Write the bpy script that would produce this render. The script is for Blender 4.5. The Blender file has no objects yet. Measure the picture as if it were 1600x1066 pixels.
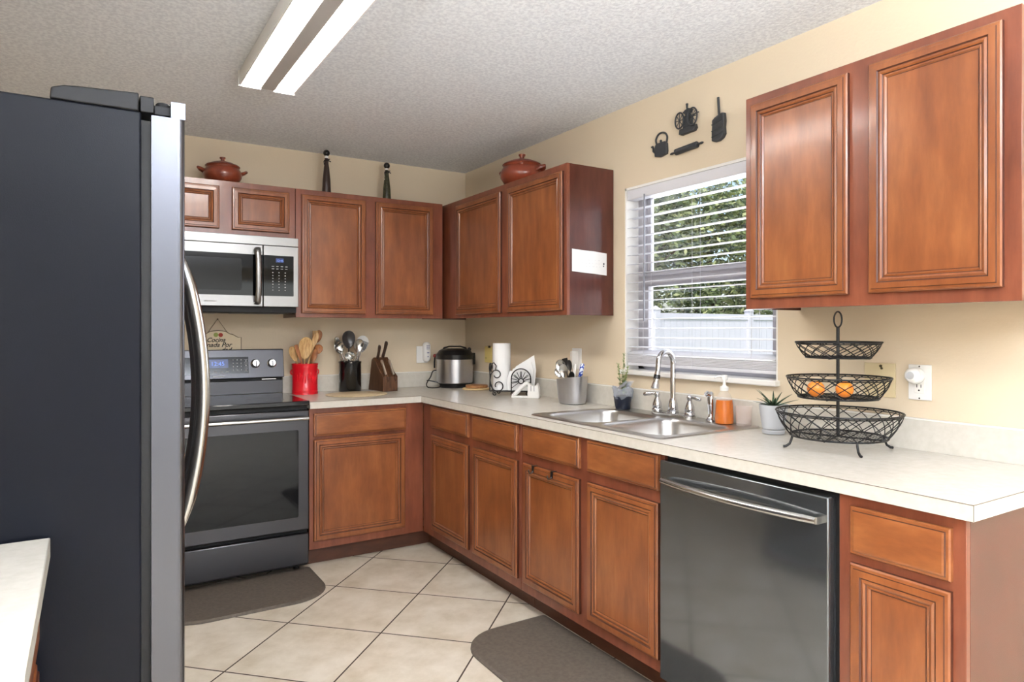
import bpy, bmesh, math, random
from mathutils import Vector, Matrix
random.seed(7)
PI = math.pi
S = bpy.context.scene
COL = S.collection

# ------------------------------------------------------------------ camera
cd = bpy.data.cameras.new('camera'); cam = bpy.data.objects.new('camera', cd); COL.objects.link(cam)
cam.location = (-2.3143, -4.355, 1.3063)
cam.rotation_euler = (PI/2, 0, -0.557)
cd.sensor_width = 36.0; cd.lens = 1061.8/1600*36
cd.shift_x = 0.0; cd.shift_y = -(533-515.85)/1600
cd.clip_start = 0.05; cd.clip_end = 200
S.camera = cam
S.view_settings.view_transform = 'Standard'; S.view_settings.look = 'None'
S.view_settings.gamma = 1; S.view_settings.use_curve_mapping = False
S.view_settings.exposure = 0.22

# ------------------------------------------------------------------ world / sun / window daylight
w = bpy.data.worlds.new('world'); S.world = w; w.use_nodes = True
nt = w.node_tree; bg = nt.nodes['Background']
sky = nt.nodes.new('ShaderNodeTexSky'); sky.sky_type = 'NISHITA'; sky.sun_disc = False
sky.sun_elevation = math.radians(52); sky.sun_rotation = math.radians(215); sky.altitude = 50; sky.dust_density = 2.5; sky.air_density = 1.0
nt.links.new(sky.outputs[0], bg.inputs[0]); bg.inputs[1].default_value = 0.24

def light(name, kind, loc, rot, energy, color=(1, 1, 1), size=(1, 1), spread=None):
    l = bpy.data.lights.new(name, kind); o = bpy.data.objects.new(name, l); COL.objects.link(o)
    o.location = loc; o.rotation_euler = rot; l.energy = energy; l.color = color
    if kind == 'AREA':
        l.shape = 'RECTANGLE'; l.size, l.size_y = size
        if spread: l.spread = spread
    return o
sun = light('sun', 'SUN', (0, 0, 8), (math.radians(38), 0, math.radians(-55)), 2.0, (1.0, 0.97, 0.92)); sun.data.angle = 0.01
# daylight coming through the sliding door and the rear window of the dining side
light('sliding_door_daylight', 'AREA', (-0.4, -9.35, 1.15), (math.radians(99), 0, 0), 55, (0.93, 0.97, 1.0), (3.4, 2.1))
light('dining_window_daylight', 'AREA', (-3.6, -9.35, 1.4), (math.radians(104), 0, 0), 25, (0.95, 0.98, 1.0), (1.8, 1.5))
light('left_fill_light', 'AREA', (-5.15, -7.0, 1.4), (0, math.radians(-104), 0), 35, (0.97, 0.98, 1.0), (1.5, 2.2))  # unseen area light at the left opening, added to brighten the back cabinets
light('kitchen_window_daylight', 'AREA', (0.16, -2.175, 1.57), (0, math.radians(90), 0), 13, (0.92, 0.96, 1.0), (0.85, 0.85))
# unseen downward area light, added as overhead fill
light('overhead_fill_light', 'AREA', (-1.6, -6.2, 2.38), (0, 0, 0), 10, (1.0, 0.98, 0.95), (2.2, 1.6))
# unseen upward area lights behind the camera, added to brighten the ceiling
light('ceiling_fill_light', 'AREA', (-1.5, -5.3, 1.75), (math.radians(180), 0, 0), 280, (0.93, 0.965, 1.0), (0.5, 0.5))
light('ceiling_fill_light', 'AREA', (-3.9, -4.6, 1.75), (math.radians(180), 0, 0), 260, (0.93, 0.965, 1.0), (0.5, 0.5))

# ------------------------------------------------------------------ materials
def L(c):
    def f(v):
        v /= 255.0
        return v/12.92 if v <= 0.04045 else ((v+0.055)/1.055)**2.4
    return (f(c[0]), f(c[1]), f(c[2]), 1)
def mat(name, c, rough=0.5, metal=0.0, coat=0.0, spec=0.5, emit=None, es=0, alpha=1, trans=0, ior=1.45):
    m = bpy.data.materials.new(name); m.use_nodes = True
    b = m.node_tree.nodes['Principled BSDF']
    b.inputs['Base Color'].default_value = L(c); b.inputs['Roughness'].default_value = rough
    b.inputs['Metallic'].default_value = metal; b.inputs['Coat Weight'].default_value = coat
    b.inputs['Coat Roughness'].default_value = 0.15
    b.inputs['Specular IOR Level'].default_value = spec; b.inputs['IOR'].default_value = ior
    b.inputs['Transmission Weight'].default_value = trans
    if emit: b.inputs['Emission Color'].default_value = L(emit); b.inputs['Emission Strength'].default_value = es
    b.inputs['Alpha'].default_value = alpha
    return m
def N(m): return m.node_tree.nodes, m.node_tree.links, m.node_tree.nodes['Principled BSDF']
def coords(m, scale=(1, 1, 1), rot=(0, 0, 0), loc=(0, 0, 0)):
    n, l, b = N(m)
    tc = n.new('ShaderNodeTexCoord'); mp = n.new('ShaderNodeMapping')
    mp.inputs['Scale'].default_value = scale; mp.inputs['Rotation'].default_value = rot; mp.inputs['Location'].default_value = loc
    l.new(tc.outputs['Object'], mp.inputs[0]); return mp.outputs[0]
def noise_color(m, c1, c2, scale=(1, 1, 1), ns=5.0, detail=6, lo=0.35, hi=0.65, c3=None, rough=0.6):
    n, l, b = N(m)
    t = n.new('ShaderNodeTexNoise'); t.inputs['Scale'].default_value = ns; t.inputs['Detail'].default_value = detail; t.inputs['Roughness'].default_value = rough
    l.new(coords(m, scale), t.inputs['Vector'])
    r = n.new('ShaderNodeValToRGB'); e = r.color_ramp.elements
    e[0].position = lo; e[0].color = L(c1); e[1].position = hi; e[1].color = L(c2)
    if c3: q = e.new((lo+hi)/2); q.color = L(c3)
    l.new(t.outputs['Fac'], r.inputs[0]); l.new(r.outputs[0], b.inputs['Base Color']); return t, r
def bump(m, scale=(1, 1, 1), ns=50, strength=0.2, dist=0.002, detail=4, rough=0.5):
    n, l, b = N(m)
    t = n.new('ShaderNodeTexNoise'); t.inputs['Scale'].default_value = ns; t.inputs['Detail'].default_value = detail; t.inputs['Roughness'].default_value = rough
    l.new(coords(m, scale), t.inputs['Vector'])
    bp = n.new('ShaderNodeBump'); bp.inputs['Strength'].default_value = strength; bp.inputs['Distance'].default_value = dist
    l.new(t.outputs['Fac'], bp.inputs['Height']); l.new(bp.outputs[0], b.inputs['Normal']); return t, bp

def wood(name, c1, c2, c3, rough=0.32, horizontal=False, coat=0.35):
    m = mat(name, c2, rough, coat=coat); n, l, b = N(m)
    sc = (2.5, 6, 9) if horizontal else (9, 9, 1.6)
    t, r = noise_color(m, c1, c3, sc, 2.2, 9, 0.28, 0.72, c2, 0.62)
    t2 = n.new('ShaderNodeTexNoise'); t2.inputs['Scale'].default_value = 3.0; t2.inputs['Detail'].default_value = 3
    l.new(coords(m, (2.2, 2.2, 1.5)), t2.inputs['Vector'])
    mx = n.new('ShaderNodeMix'); mx.data_type = 'RGBA'; mx.blend_type = 'SOFT_LIGHT'; mx.inputs[0].default_value = 0.45
    l.new(r.outputs[0], mx.inputs[6]); l.new(t2.outputs['Fac'], mx.inputs[7]); l.new(mx.outputs[2], b.inputs['Base Color'])
    return m
W_DOOR = wood('maple_cherry_door', (106, 56, 28), (124, 70, 36), (139, 84, 46))
W_DRAW = wood('maple_cherry_drawer', (108, 57, 29), (127, 73, 38), (144, 89, 50), horizontal=True)
W_FRAME = wood('cherry_frame', (96, 48, 31), (113, 60, 40), (126, 72, 49))
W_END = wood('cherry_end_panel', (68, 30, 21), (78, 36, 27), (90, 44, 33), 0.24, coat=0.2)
W_TOE = wood('dark_toe_board', (62, 34, 20), (76, 42, 26), (88, 50, 32), 0.5, True, 0.05)
GLAZE = mat('dark_glaze', (66, 30, 16), 0.45)
W_IN = mat('cabinet_underside', (150, 118, 86), 0.6)

wallm = mat('beige_wall_paint', (216, 200, 175), 0.75); bump(wallm, ns=90, strength=0.35, dist=0.0015, detail=3)
ceilm = mat('white_knockdown_ceiling', (236, 236, 236), 0.9, spec=0.2)
noise_color(ceilm, (222, 226, 234), (240, 244, 250), ns=70, detail=3, lo=0.4, hi=0.6)
bump(ceilm, ns=85, strength=0.55, dist=0.006, detail=3)
counterm = mat('cream_laminate', (218, 213, 202), 0.26); noise_color(counterm, (201, 196, 185), (209, 204, 194), (1, 1, 1), 40, 8, 0.35, 0.65)
seam = mat('laminate_seam', (92, 80, 66), 0.5)
whitem = mat('white_paint', (238, 236, 232), 0.45)
vinyl = mat('white_vinyl', (222, 222, 232), 0.4)
greyframe = mat('window_frame_white', (176, 174, 180), 0.4)
slatm = mat('white_blind_slat', (216, 216, 222), 0.4)
plastw = mat('white_plastic', (236, 235, 232), 0.35)
almond = mat('almond_plastic', (208, 192, 154), 0.45)
yellowp = mat('pale_yellow_plastic', (222, 203, 128), 0.45)
blackp = mat('black_plastic', (20, 20, 21), 0.3)
blackm = mat('matt_black', (13, 13, 14), 0.6)
iron = mat('black_iron', (22, 21, 21), 0.45, 0.3)
caston = mat('cast_black_iron', (58, 60, 63), 0.55, 0.2); bump(caston, ns=60, strength=0.4, dist=0.002)
def steel(name, c, rough, streak=(1, 1, 60), ns=8, amp=0.05, metal=1.0):
    m = mat(name, c, rough, metal); n, l, b = N(m)
    t = n.new('ShaderNodeTexNoise'); t.inputs['Scale'].default_value = ns; t.inputs['Detail'].default_value = 3
    l.new(coords(m, streak), t.inputs['Vector'])
    mr = n.new('ShaderNodeMapRange'); mr.inputs[1].default_value = 0.24; mr.inputs[2].default_value = 0.7
    mr.inputs[3].default_value = rough-amp/2; mr.inputs[4].default_value = rough+amp/2
    l.new(t.outputs['Fac'], mr.inputs[0]); l.new(mr.outputs[0], b.inputs['Roughness'])
    return m
steelm = steel('brushed_steel', (142, 141, 140), 0.3)
steelv = steel('brushed_steel_vertical', (190, 190, 194), 0.3, (60, 60, 1))
sinkm = steel('sink_steel', (186, 184, 181), 0.3, (1, 6, 1))
fr_door = steel('fridge_door_steel', (90, 91, 97), 0.3, (60, 60, 1))
blksteel = steel('black_stainless', (76, 76, 79), 0.3, (1, 1, 50))
dwm = steel('slate_dishwasher_front', (112, 115, 117), 0.10, (1, 1, 40), amp=0.02, metal=0.85)
chrome = mat('chrome', (215, 215, 218), 0.07, 1.0)
satin = mat('satin_steel', (190, 190, 188), 0.22, 1.0)
oglass = mat('oven_glass', (6, 7, 9), 0.05, spec=0.35)
cookt = mat('glass_cooktop', (12, 12, 14), 0.07, coat=0.4)
fridge_side = mat('fridge_side_black', (13, 15, 22), 0.3, spec=0.15); bump(fridge_side, ns=420, strength=0.22, dist=0.0006, detail=2)
fr_trim = mat('fridge_hinge_black', (22, 22, 24), 0.45, spec=.3)
redm = mat('red_enamel', (205, 14, 32), 0.28, coat=0.4); bump(redm, ns=25, strength=0.3, dist=0.002)
crockm = mat('black_ceramic', (14, 15, 16), 0.14, coat=0.5)
terr = mat('glazed_terracotta', (140, 62, 36), 0.28, coat=0.4); noise_color(terr, (104, 44, 28), (138, 64, 42), ns=9)
bamboo = mat('pale_spoon_wood', (196, 158, 102), 0.5); noise_color(bamboo, (165, 122, 70), (214, 180, 128), (14, 14, 2), 6)
spoonwood = mat('brown_spoon_wood', (150, 92, 52), 0.5); noise_color(spoonwood, (116, 66, 34), (170, 112, 66), (12, 12, 2), 6)
walnut = mat('walnut_block', (82, 52, 34), 0.4); noise_color(walnut, (60, 37, 24), (98, 66, 44), (10, 10, 2), 6)
kniveh = mat('dark_knife_handle', (58, 40, 31), 0.4)
trivetw = mat('trivet_wood', (158, 110, 68), 0.5); noise_color(trivetw, (140, 94, 54), (176, 128, 84), (10, 2, 10), 5)
trivetp = mat('trivet_pale_wood', (214, 184, 136), 0.5)
boardm = mat('round_board_pale', (216, 196, 158), 0.4); noise_color(boardm, (204, 180, 140), (226, 208, 172), (3, 12, 1), 6)
matm = mat('taupe_rubber_mat', (84, 75, 66), 0.6); noise_color(matm, (76, 68, 60), (90, 81, 72), ns=60, detail=4); 
paperm = mat('white_paper', (243, 243, 243), 0.8); bump(paperm, ns=120, strength=0.2, dist=0.001)
printm = mat('grey_print', (150, 152, 158), 0.8)
orange = mat('orange_peel', (222, 128, 42), 0.4); bump(orange, ns=120, strength=0.4, dist=0.002)
greypot = mat('pale_grey_pot', (178, 180, 184), 0.6)
aloe = mat('dark_succulent_leaf', (42, 66, 48), 0.4); noise_color(aloe, (32, 52, 38), (74, 96, 70), (3, 3, 20), 9)
soil = mat('soil', (52, 40, 30), 0.95)
herbm = mat('grey_green_herb', (128, 142, 92), 0.6); noise_color(herbm, (96, 116, 66), (168, 176, 122), ns=30)
foilm = mat('clear_plastic_wrap', (190, 198, 212), 0.15, trans=0.55, alpha=0.75)
bluepot = mat('dark_blue_black_pot', (22, 26, 40), 0.3)
soapm = mat('amber_soap', (186, 100, 40), 0.15)
clearp = mat('clear_plastic', (236, 234, 230), 0.08, alpha=0.22)
clearg = mat('clear_ribbed_glass', (240, 222, 214), 0.1, alpha=0.22); bump(clearg, ns=120, strength=0.8, dist=0.004)
bluew = mat('cobalt_porcelain', (44, 74, 168), 0.25); noise_color(bluew, (34, 62, 160), (226, 232, 244), ns=85, detail=1, lo=0.47, hi=0.53)
creams = mat('cream_sign_board', (226, 210, 180), 0.6)
browns = mat('brown_sign_edge', (84, 62, 40), 0.6)
blackink = mat('black_ink', (24, 20, 18), 0.7)
greenf = mat('painted_green_fruit', (150, 160, 82), 0.6); redf = mat('painted_red_fruit', (176, 62, 44), 0.6)
disp = mat('lit_blue_display', (20, 30, 60), 0.3, emit=(92, 130, 220), es=1.2)
dispbg = mat('display_backing', (20, 26, 44), 0.2, emit=(30, 60, 130), es=0.5)
keyink = mat('grey_key_print', (170, 170, 172), 0.6)
tube = mat('lit_tube', (255, 255, 255), 0.4, emit=(255, 250, 244), es=78.0)
lampw = mat('lamp_white_enamel', (240, 240, 238), 0.35)
lampr = mat('lamp_reflector', (176, 174, 172), 0.35)
def glass_mat():
    m = bpy.data.materials.new('window_glass'); m.use_nodes = True; n = m.node_tree.nodes; l = m.node_tree.links
    n.remove(n['Principled BSDF']); out = n['Material Output']
    t = n.new('ShaderNodeBsdfTransparent'); g = n.new('ShaderNodeBsdfGlossy'); g.inputs['Roughness'].default_value = 0.02
    f = n.new('ShaderNodeFresnel'); f.inputs[0].default_value = 1.3; mx = n.new('ShaderNodeMixShader')
    l.new(f.outputs[0], mx.inputs[0]); l.new(t.outputs[0], mx.inputs[1]); l.new(g.outputs[0], mx.inputs[2]); l.new(mx.outputs[0], out.inputs[0])
    return m
GLASS = glass_mat()
# floor tile
def tile_mat():
    m = mat('beige_diagonal_tile', (206, 196, 178), 0.28, spec=0.5); n, l, b = N(m)
    P = 0.4455
    tc = n.new('ShaderNodeTexCoord')
    mp = n.new('ShaderNodeMapping'); mp.vector_type = 'TEXTURE'
    mp.inputs['Location'].default_value = (-0.93, -1.254, 0); mp.inputs['Rotation'].default_value = (0, 0, PI/4); mp.inputs['Scale'].default_value = (P, P, P)
    l.new(tc.outputs['Object'], mp.inputs[0])
    sp = n.new('ShaderNodeSeparateXYZ'); l.new(mp.outputs[0], sp.inputs[0])
    def M(op, a, bb=None, c=None):
        k = n.new('ShaderNodeMath'); k.operation = op
        for i, v in enumerate((a, bb, c)):
            if v is None: continue
            if isinstance(v, (int, float)): k.inputs[i].default_value = v
            else: l.new(v, k.inputs[i])
        return k.outputs[0]
    ds = []
    cells = []
    for ax in (0, 1):
        v = sp.outputs[ax]
        fr = M('FRACT', v); d = M('MINIMUM', fr, M('SUBTRACT', 1.0, fr)); ds.append(d)
        cells.append(M('FLOOR', v))
    d = M('MINIMUM', ds[0], ds[1])
    gr = M('LESS_THAN', d, 0.0075)
    cb = n.new('ShaderNodeCombineXYZ'); l.new(cells[0], cb.inputs[0]); l.new(cells[1], cb.inputs[1])
    wn = n.new('ShaderNodeTexWhiteNoise'); l.new(cb.outputs[0], wn.inputs['Vector'])
    t = n.new('ShaderNodeTexNoise'); t.inputs['Scale'].default_value = 7; t.inputs['Detail'].default_value = 8; t.inputs['Roughness'].default_value = 0.65
    ad = n.new('ShaderNodeVectorMath'); ad.operation = 'ADD'; l.new(mp.outputs[0], ad.inputs[0]); 
    sc = n.new('ShaderNodeVectorMath'); sc.operation = 'SCALE'; sc.inputs['Scale'].default_value = 7.0; l.new(wn.outputs['Color'], sc.inputs[0]); l.new(sc.outputs[0], ad.inputs[1])
    t.inputs['Scale'].default_value = 2.4; l.new(ad.outputs[0], t.inputs['Vector'])
    r = n.new('ShaderNodeValToRGB'); e = r.color_ramp.elements
    e[0].position = 0.3; e[0].color = L((186, 172, 150)); e[1].position = 0.7; e[1].color = L((220, 211, 196)); q = e.new(0.5); q.color = L((205, 194, 176))
    l.new(t.outputs['Fac'], r.inputs[0])
    mx = n.new('ShaderNodeMix'); mx.data_type = 'RGBA'; l.new(gr, mx.inputs[0]); l.new(r.outputs[0], mx.inputs[6]); mx.inputs[7].default_value = L((62, 48, 40))
    l.new(mx.outputs[2], b.inputs['Base Color'])
    rr = M('MULTIPLY_ADD', gr, 0.5, 0.3); l.new(rr, b.inputs['Roughness'])
    bp = n.new('ShaderNodeBump'); bp.inputs['Distance'].default_value = 0.002; bp.inputs['Strength'].default_value = 0.6
    l.new(M('SUBTRACT', 1.0, gr), bp.inputs['Height']); l.new(bp.outputs[0], b.inputs['Normal'])
    return m
TILE = tile_mat()

# ------------------------------------------------------------------ mesh builder
class B:
    def __init__(s): s.bm = bmesh.new(); s.mats = []; s.cur = 0
    def m(s, mt):
        if mt not in s.mats: s.mats.append(mt)
        s.cur = s.mats.index(mt); return s
    def face(s, vs, smooth=False):
        try: f = s.bm.faces.new(vs)
        except ValueError: return None
        f.material_index = s.cur; f.smooth = smooth; return f
    def box(s, x0, x1, y0, y1, z0, z1):
        if x0 > x1: x0, x1 = x1, x0
        if y0 > y1: y0, y1 = y1, y0
        if z0 > z1: z0, z1 = z1, z0
        v = [s.bm.verts.new(p) for p in ((x0,y0,z0),(x1,y0,z0),(x1,y1,z0),(x0,y1,z0),(x0,y0,z1),(x1,y0,z1),(x1,y1,z1),(x0,y1,z1))]
        for q in ((0,3,2,1),(4,5,6,7),(0,1,5,4),(1,2,6,5),(2,3,7,6),(3,0,4,7)): s.face([v[i] for i in q])
        return s
    def loft(s, rings, cap0=True, cap1=True, closed=True, smooth=False, mats=None):
        R = [[s.bm.verts.new(p) for p in r] for r in rings]
        n = len(R[0])
        for i in range(len(R)-1):
            if mats: s.m(mats[i])
            for j in range(n if closed else n-1):
                s.face([R[i][j], R[i][(j+1) % n], R[i+1][(j+1) % n], R[i+1][j]], smooth)
        if cap0: s.face(R[0][::-1])
        if cap1:
            if mats: s.m(mats[-1])
            s.face(R[-1])
        return R
    def lathe(s, prof, c=(0, 0, 0), n=32, axis='z', smooth=True, sx=1, sy=1, cap0=True, cap1=True):
        rings = []
        for r, h in prof:
            ring = []
            for k in range(n):
                a = 2*PI*k/n; x, y = r*math.cos(a)*sx, r*math.sin(a)*sy
                p = {'z': (x, y, h), 'x': (h, x, y), 'y': (y, h, x)}[axis]
                ring.append((p[0]+c[0], p[1]+c[1], p[2]+c[2]))
            rings.append(ring)
        s.loft(rings, cap0, cap1, True, smooth); return s
    def tube(s, pts, r, n=8, closed=False, r2=None, flat=None):
        pts = [Vector(p) for p in pts]; N_ = len(pts); rings = []
        up = Vector((0, 0, 1)); prev = None
        for i, p in enumerate(pts):
            if closed: t = pts[(i+1) % N_]-pts[i-1]
            else: t = pts[min(i+1, N_-1)]-pts[max(i-1, 0)]
            t.normalize()
            if prev is None:
                a = t.cross(up)
                if a.length < 0.05: a = t.cross(Vector((1, 0, 0)))
                a.normalize()
            else:
                a = prev - t*prev.dot(t)
                if a.length < 1e-4: a = t.cross(up)
                a.normalize()
            prev = a; b = t.cross(a)
            rr = r[i] if isinstance(r, (list, tuple)) else r
            rb = rr*(flat if flat else 1)
            rings.append([tuple(p+a*(rr*math.cos(2*PI*k/n))+b*(rb*math.sin(2*PI*k/n))) for k in range(n)])
        if closed:
            R = [[s.bm.verts.new(q) for q in ring] for ring in rings]
            # find best twist for closing
            off = min(range(n), key=lambda o: (R[-1][0].co-R[0][o].co).length)
            for i in range(N_):
                A = R[i]; C_ = R[(i+1) % N_]; o = off if i == N_-1 else 0
                for j in range(n): s.face([A[j], A[(j+1) % n], C_[(j+1+o) % n], C_[(j+o) % n]], True)
        else: s.loft(rings, True, True, True, True)
        return s
    def prism(s, poly, z0, z1, plane='xy'):
        def P(a, b, h): return {'xy': (a, b, h), 'xz': (a, h, b), 'yz': (h, a, b)}[plane]
        s.loft([[P(a, b, z0) for a, b in poly], [P(a, b, z1) for a, b in poly]]); return s
    def sphere(s, c, r, n=16, m=10, sz=1, sx=1, sy=1):
        prof = [(max(r*math.sin(PI*k/m), 1e-4), -r*math.cos(PI*k/m)*sz) for k in range(m+1)]
        s.lathe(prof, c, n, sx=sx, sy=sy); return s
    def build(s, name, parent=None, origin=(0, 0, 0), bev=0, sharp=35, loc=None, rot=None, seg=2, label=None, xf=None):
        bm = s.bm
        if xf is not None: bm.transform(xf)
        bm.transform(Matrix.Translation(-Vector(origin)))
        bmesh.ops.recalc_face_normals(bm, faces=bm.faces)
        me = bpy.data.meshes.new(name); bm.to_mesh(me); bm.free()
        for mt in s.mats: me.materials.append(mt)
        o = bpy.data.objects.new(name, me); COL.objects.link(o)
        if any(p.use_smooth for p in me.polygons) or bev:
            for p in me.polygons: p.use_smooth = True
            me.set_sharp_from_angle(angle=math.radians(sharp))
        if parent: o.parent = parent
        if loc is not None: o.location = loc
        if rot is not None: o.rotation_euler = rot
        if bev:
            md = o.modifiers.new('bevel', 'BEVEL'); md.width = bev; md.segments = seg; md.limit_method = 'ANGLE'; md.angle_limit = math.radians(40); md.harden_normals = False
        if label: o['label'] = label
        return o
def tag(o, label, cat, group=None, kind=None):
    o['label'] = label; o['category'] = cat
    if group: o['group'] = group
    if kind: o['kind'] = kind
    return o
def thing(name, label, cat, loc=(0, 0, 0), rz=0, group=None, rot=None):
    o = bpy.data.objects.new(name, None); COL.objects.link(o); o.empty_display_size = 0.05
    o.location = loc; o.rotation_euler = rot if rot else (0, 0, rz); return tag(o, label, cat, group)
def struct(o): o['kind'] = 'structure'; return o
def copy_thing(o, loc, rot, label):
    c = o.copy(); COL.objects.link(c); c.location = loc; c.rotation_euler = rot; c['label'] = label
    for ch in o.children:
        d = ch.copy(); COL.objects.link(d); d.parent = c
        for g in ch.children:
            e = g.copy(); COL.objects.link(e); e.parent = d
    return c
def cr(P, n=4, closed=False):
    P = [Vector(p) for p in P]; out = []
    for i in range(len(P)-1):
        a, b_, c, d = P[max(i-1, 0)], P[i], P[i+1], P[min(i+2, len(P)-1)]
        for k in range(n):
            t = k/n; out.append(0.5*((2*b_)+(c-a)*t+(2*a-5*b_+4*c-d)*t*t+(3*b_-a-3*c+d)*t**3))
    return out+[P[-1]]
def text(body, name, parent, loc, rot, size, mt, shear=0, ext=0.0004, align='LEFT', bold=0):
    # lettering as real mesh
    c = bpy.data.curves.new(name, 'FONT'); c.materials.append(mt); c.body = body; c.size = size; c.shear = shear; c.extrude = ext; c.align_x = align; c.offset = bold
    tmp = bpy.data.objects.new(name, c); me = bpy.data.meshes.new_from_object(tmp); bpy.data.objects.remove(tmp)
    if not me.materials: me.materials.append(mt)
    o = bpy.data.objects.new(name, me); COL.objects.link(o); o.parent = parent; o.location = loc; o.rotation_euler = rot; return o
def rrect(x0, x1, y0, y1, r, n=5):
    out = []
    for cx, cy, a0 in ((x1-r, y1-r, 0), (x0+r, y1-r, PI/2), (x0+r, y0+r, PI), (x1-r, y0+r, 1.5*PI)):
        for k in range(n+1):
            a = a0+PI/2*k/n; out.append((cx+r*math.cos(a), cy+r*math.sin(a)))
    return out
def circ(cx, cy, r, n=32, r2=None, a0=0, a1=2*PI): return [(cx+r*math.cos(a0+(a1-a0)*k/n), cy+(r2 or r)*math.sin(a0+(a1-a0)*k/n)) for k in range(n)]

# ------------------------------------------------------------------ setting
H = 2.44
b = B().m(TILE); b.box(-5.4, 3.2, -9.6, 0.15, -0.06, 0); struct(b.build('floor'))
b = B().m(ceilm); b.box(-5.4, 0.15, -9.6, 0.15, H, H+0.1); b.box(0.15, 3.2, -9.6, -4.75, H, H+0.1); struct(b.build('ceiling'))
b = B().m(wallm); b.box(-3.2, 0.15, 0, 0.15, 0, H); struct(b.build('wall_back'))
WY0, WY1, WZ0, WZ1 = -2.628, -1.725, 1.095, 2.025
b = B().m(wallm)
for y0, y1, z0, z1 in ((-4.9, WY0, 0, H), (WY1, 0, 0, H), (WY0, WY1, 0, WZ0), (WY0, WY1, WZ1, H)): b.box(0, 0.15, y0, y1, z0, z1)
struct(b.build('wall_right'))
b = B().m(wallm); b.box(-3.2, -3.05, -3.7, 0, 0, H); struct(b.build('wall_left'))
b = B().m(wallm); b.box(-5.4, -3.2, -3.7, -3.55, 0, H); struct(b.build('wall_dining_left'))
b = B().m(wallm); b.box(0.15, 3.2, -4.9, -4.75, 0, H); struct(b.build('wall_dining_right'))
b = B().m(wallm)
for y0, y1, z0, z1 in ((-9.6, -8.1, 0, H), (-5.9, -3.7, 0, H), (-8.1, -5.9, 0, 0.65), (-8.1, -5.9, 2.15, H)): b.box(-5.4, -5.25, y0, y1, z0, z1)
struct(b.build('wall_west'))
b = B().m(wallm); b.box(3.05, 3.2, -9.6, -4.9, 0, H); struct(b.build('wall_east'))
b = B().m(wallm)
for x0, x1, z0, z1 in ((-5.25, -4.5, 0, H), (-2.7, -2.1, 0, H), (1.3, 3.05, 0, H), (-4.5, -2.7, 0, 0.65), (-4.5, -2.7, 2.15, H), (-2.1, 1.3, 2.2, H)): b.box(x0, x1, -9.6, -9.45, z0, z1)
struct(b.build('wall_rear'))

# kitchen window
win = bpy.data.objects.new('window_1', None); COL.objects.link(win); win.location = (0, -2.175, WZ0); struct(win)
O = (0, -2.175, WZ0)
b = B().m(whitem)
for y0, y1, z0, z1 in ((WY0, WY1, WZ1-0.012, WZ1), (WY0, WY0+0.008, WZ0, WZ1), (WY1-0.008, WY1, WZ0, WZ1)): b.box(0.001, 0.149, y0, y1, z0, z1)
b.build('reveal_lining', win, O)
b = B().m(whitem); b.box(-0.03, 0.15, WY0-0.01, WY1+0.01, WZ0-0.012, WZ0+0.012); b.build('sill', win, O, bev=0.005)
b = B().m(greyframe)
X0, X1 = 0.085, 0.135
for y0, y1, z0, z1 in ((WY0, WY0+0.05, WZ0, WZ1), (WY1-0.05, WY1, WZ0, WZ1), (WY0, WY1, WZ1-0.05, WZ1), (WY0, WY1, WZ0+0.012, WZ0+0.055)): b.box(X0, X1, y0, y1, z0, z1)
b.build('window_frame', win, O, bev=0.003)
b = B().m(greyframe); b.box(0.07, 0.125, WY0+0.05, WY1-0.05, 1.525, 1.578); b.box(0.1, 0.13, WY0+0.03, WY1-0.03, 1.578, 1.6)
for y in (WY0+0.05, WY1-0.085): b.box(0.08, 0.115, y, y+0.035, WZ0+0.05, 1.53)
for y in (WY0+0.05, WY1-0.075): b.box(0.105, 0.13, y, y+0.025, 1.59, WZ1-0.05)
b.build('sash', win, O, bev=0.003)
b = B().m(GLASS); b.box(0.1, 0.104, WY0+0.05, WY1-0.05, WZ0+0.05, 1.53); b.box(0.115, 0.119, WY0+0.05, WY1-0.05, 1.59, WZ1-0.05); b.build('glass_pane', win, O)

# blind
bl = thing('window_blind', 'white horizontal slat blind lowered over the kitchen window, slats open', 'window blind', (0.03, -2.175, WZ0))
O = (0.03, -2.175, WZ0); by0, by1 = WY0+0.012, WY1-0.014
b = B().m(slatm); b.box(0.003, 0.058, by0, by1, 1.962, 2.0127); b.build('headrail', bl, O, bev=0.003)
b = B().m(slatm)
z = 1.222
while z < 1.96:
    c, s_ = math.cos(0.05), math.sin(0.05)
    prof = [(-0.025, 0.0), (-0.012, 0.0022), (0, 0.003), (0.012, 0.0022), (0.025, 0), (0.025, -0.0022), (0, 0.0008), (-0.025, -0.0022)]
    ring = [(0.03+a*c-h*s_, z+a*s_+h*c) for a, h in prof]
    b.loft([[(x, by0, zz) for x, zz in ring], [(x, by1, zz) for x, zz in ring]], smooth=False)
    z += 0.0463
b.build('slats', bl, O)
b = B().m(slatm)
for k in range(6):
    zz = 1.146+k*0.0065; b.box(0.005+0.001*(k % 2), 0.055, by0, by1, zz, zz+0.0048)
ring = [(0.001, 1.186), (0.052, 1.204), (0.052, 1.2065), (0.001, 1.1885)]
b.loft([[(x, by0, zz) for x, zz in ring], [(x, by1, zz) for x, zz in ring]])
b.build('stacked_slats', bl, O)
b = B().m(slatm); b.box(0.006, 0.054, by0, by1, 1.128, 1.144); b.build('bottom_rail', bl, O, bev=0.003)
for yy in (WY1-0.13, -2.175, WY0+0.13):
    b = B().m(slatm)
    for x in (0.0035, 0.0565): b.tube([(x, yy, 1.13), (x, yy, 1.97)], 0.0009, 4)
    b.build('ladder_cord', bl, O)
b = B().m(mat('grey_wand', (120, 122, 132), 0.3)); b.tube([(-0.002, -1.866, 1.35), (-0.001, -1.868, 1.975)], 0.0038, 6); b.build('tilt_wand', bl, O)
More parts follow.
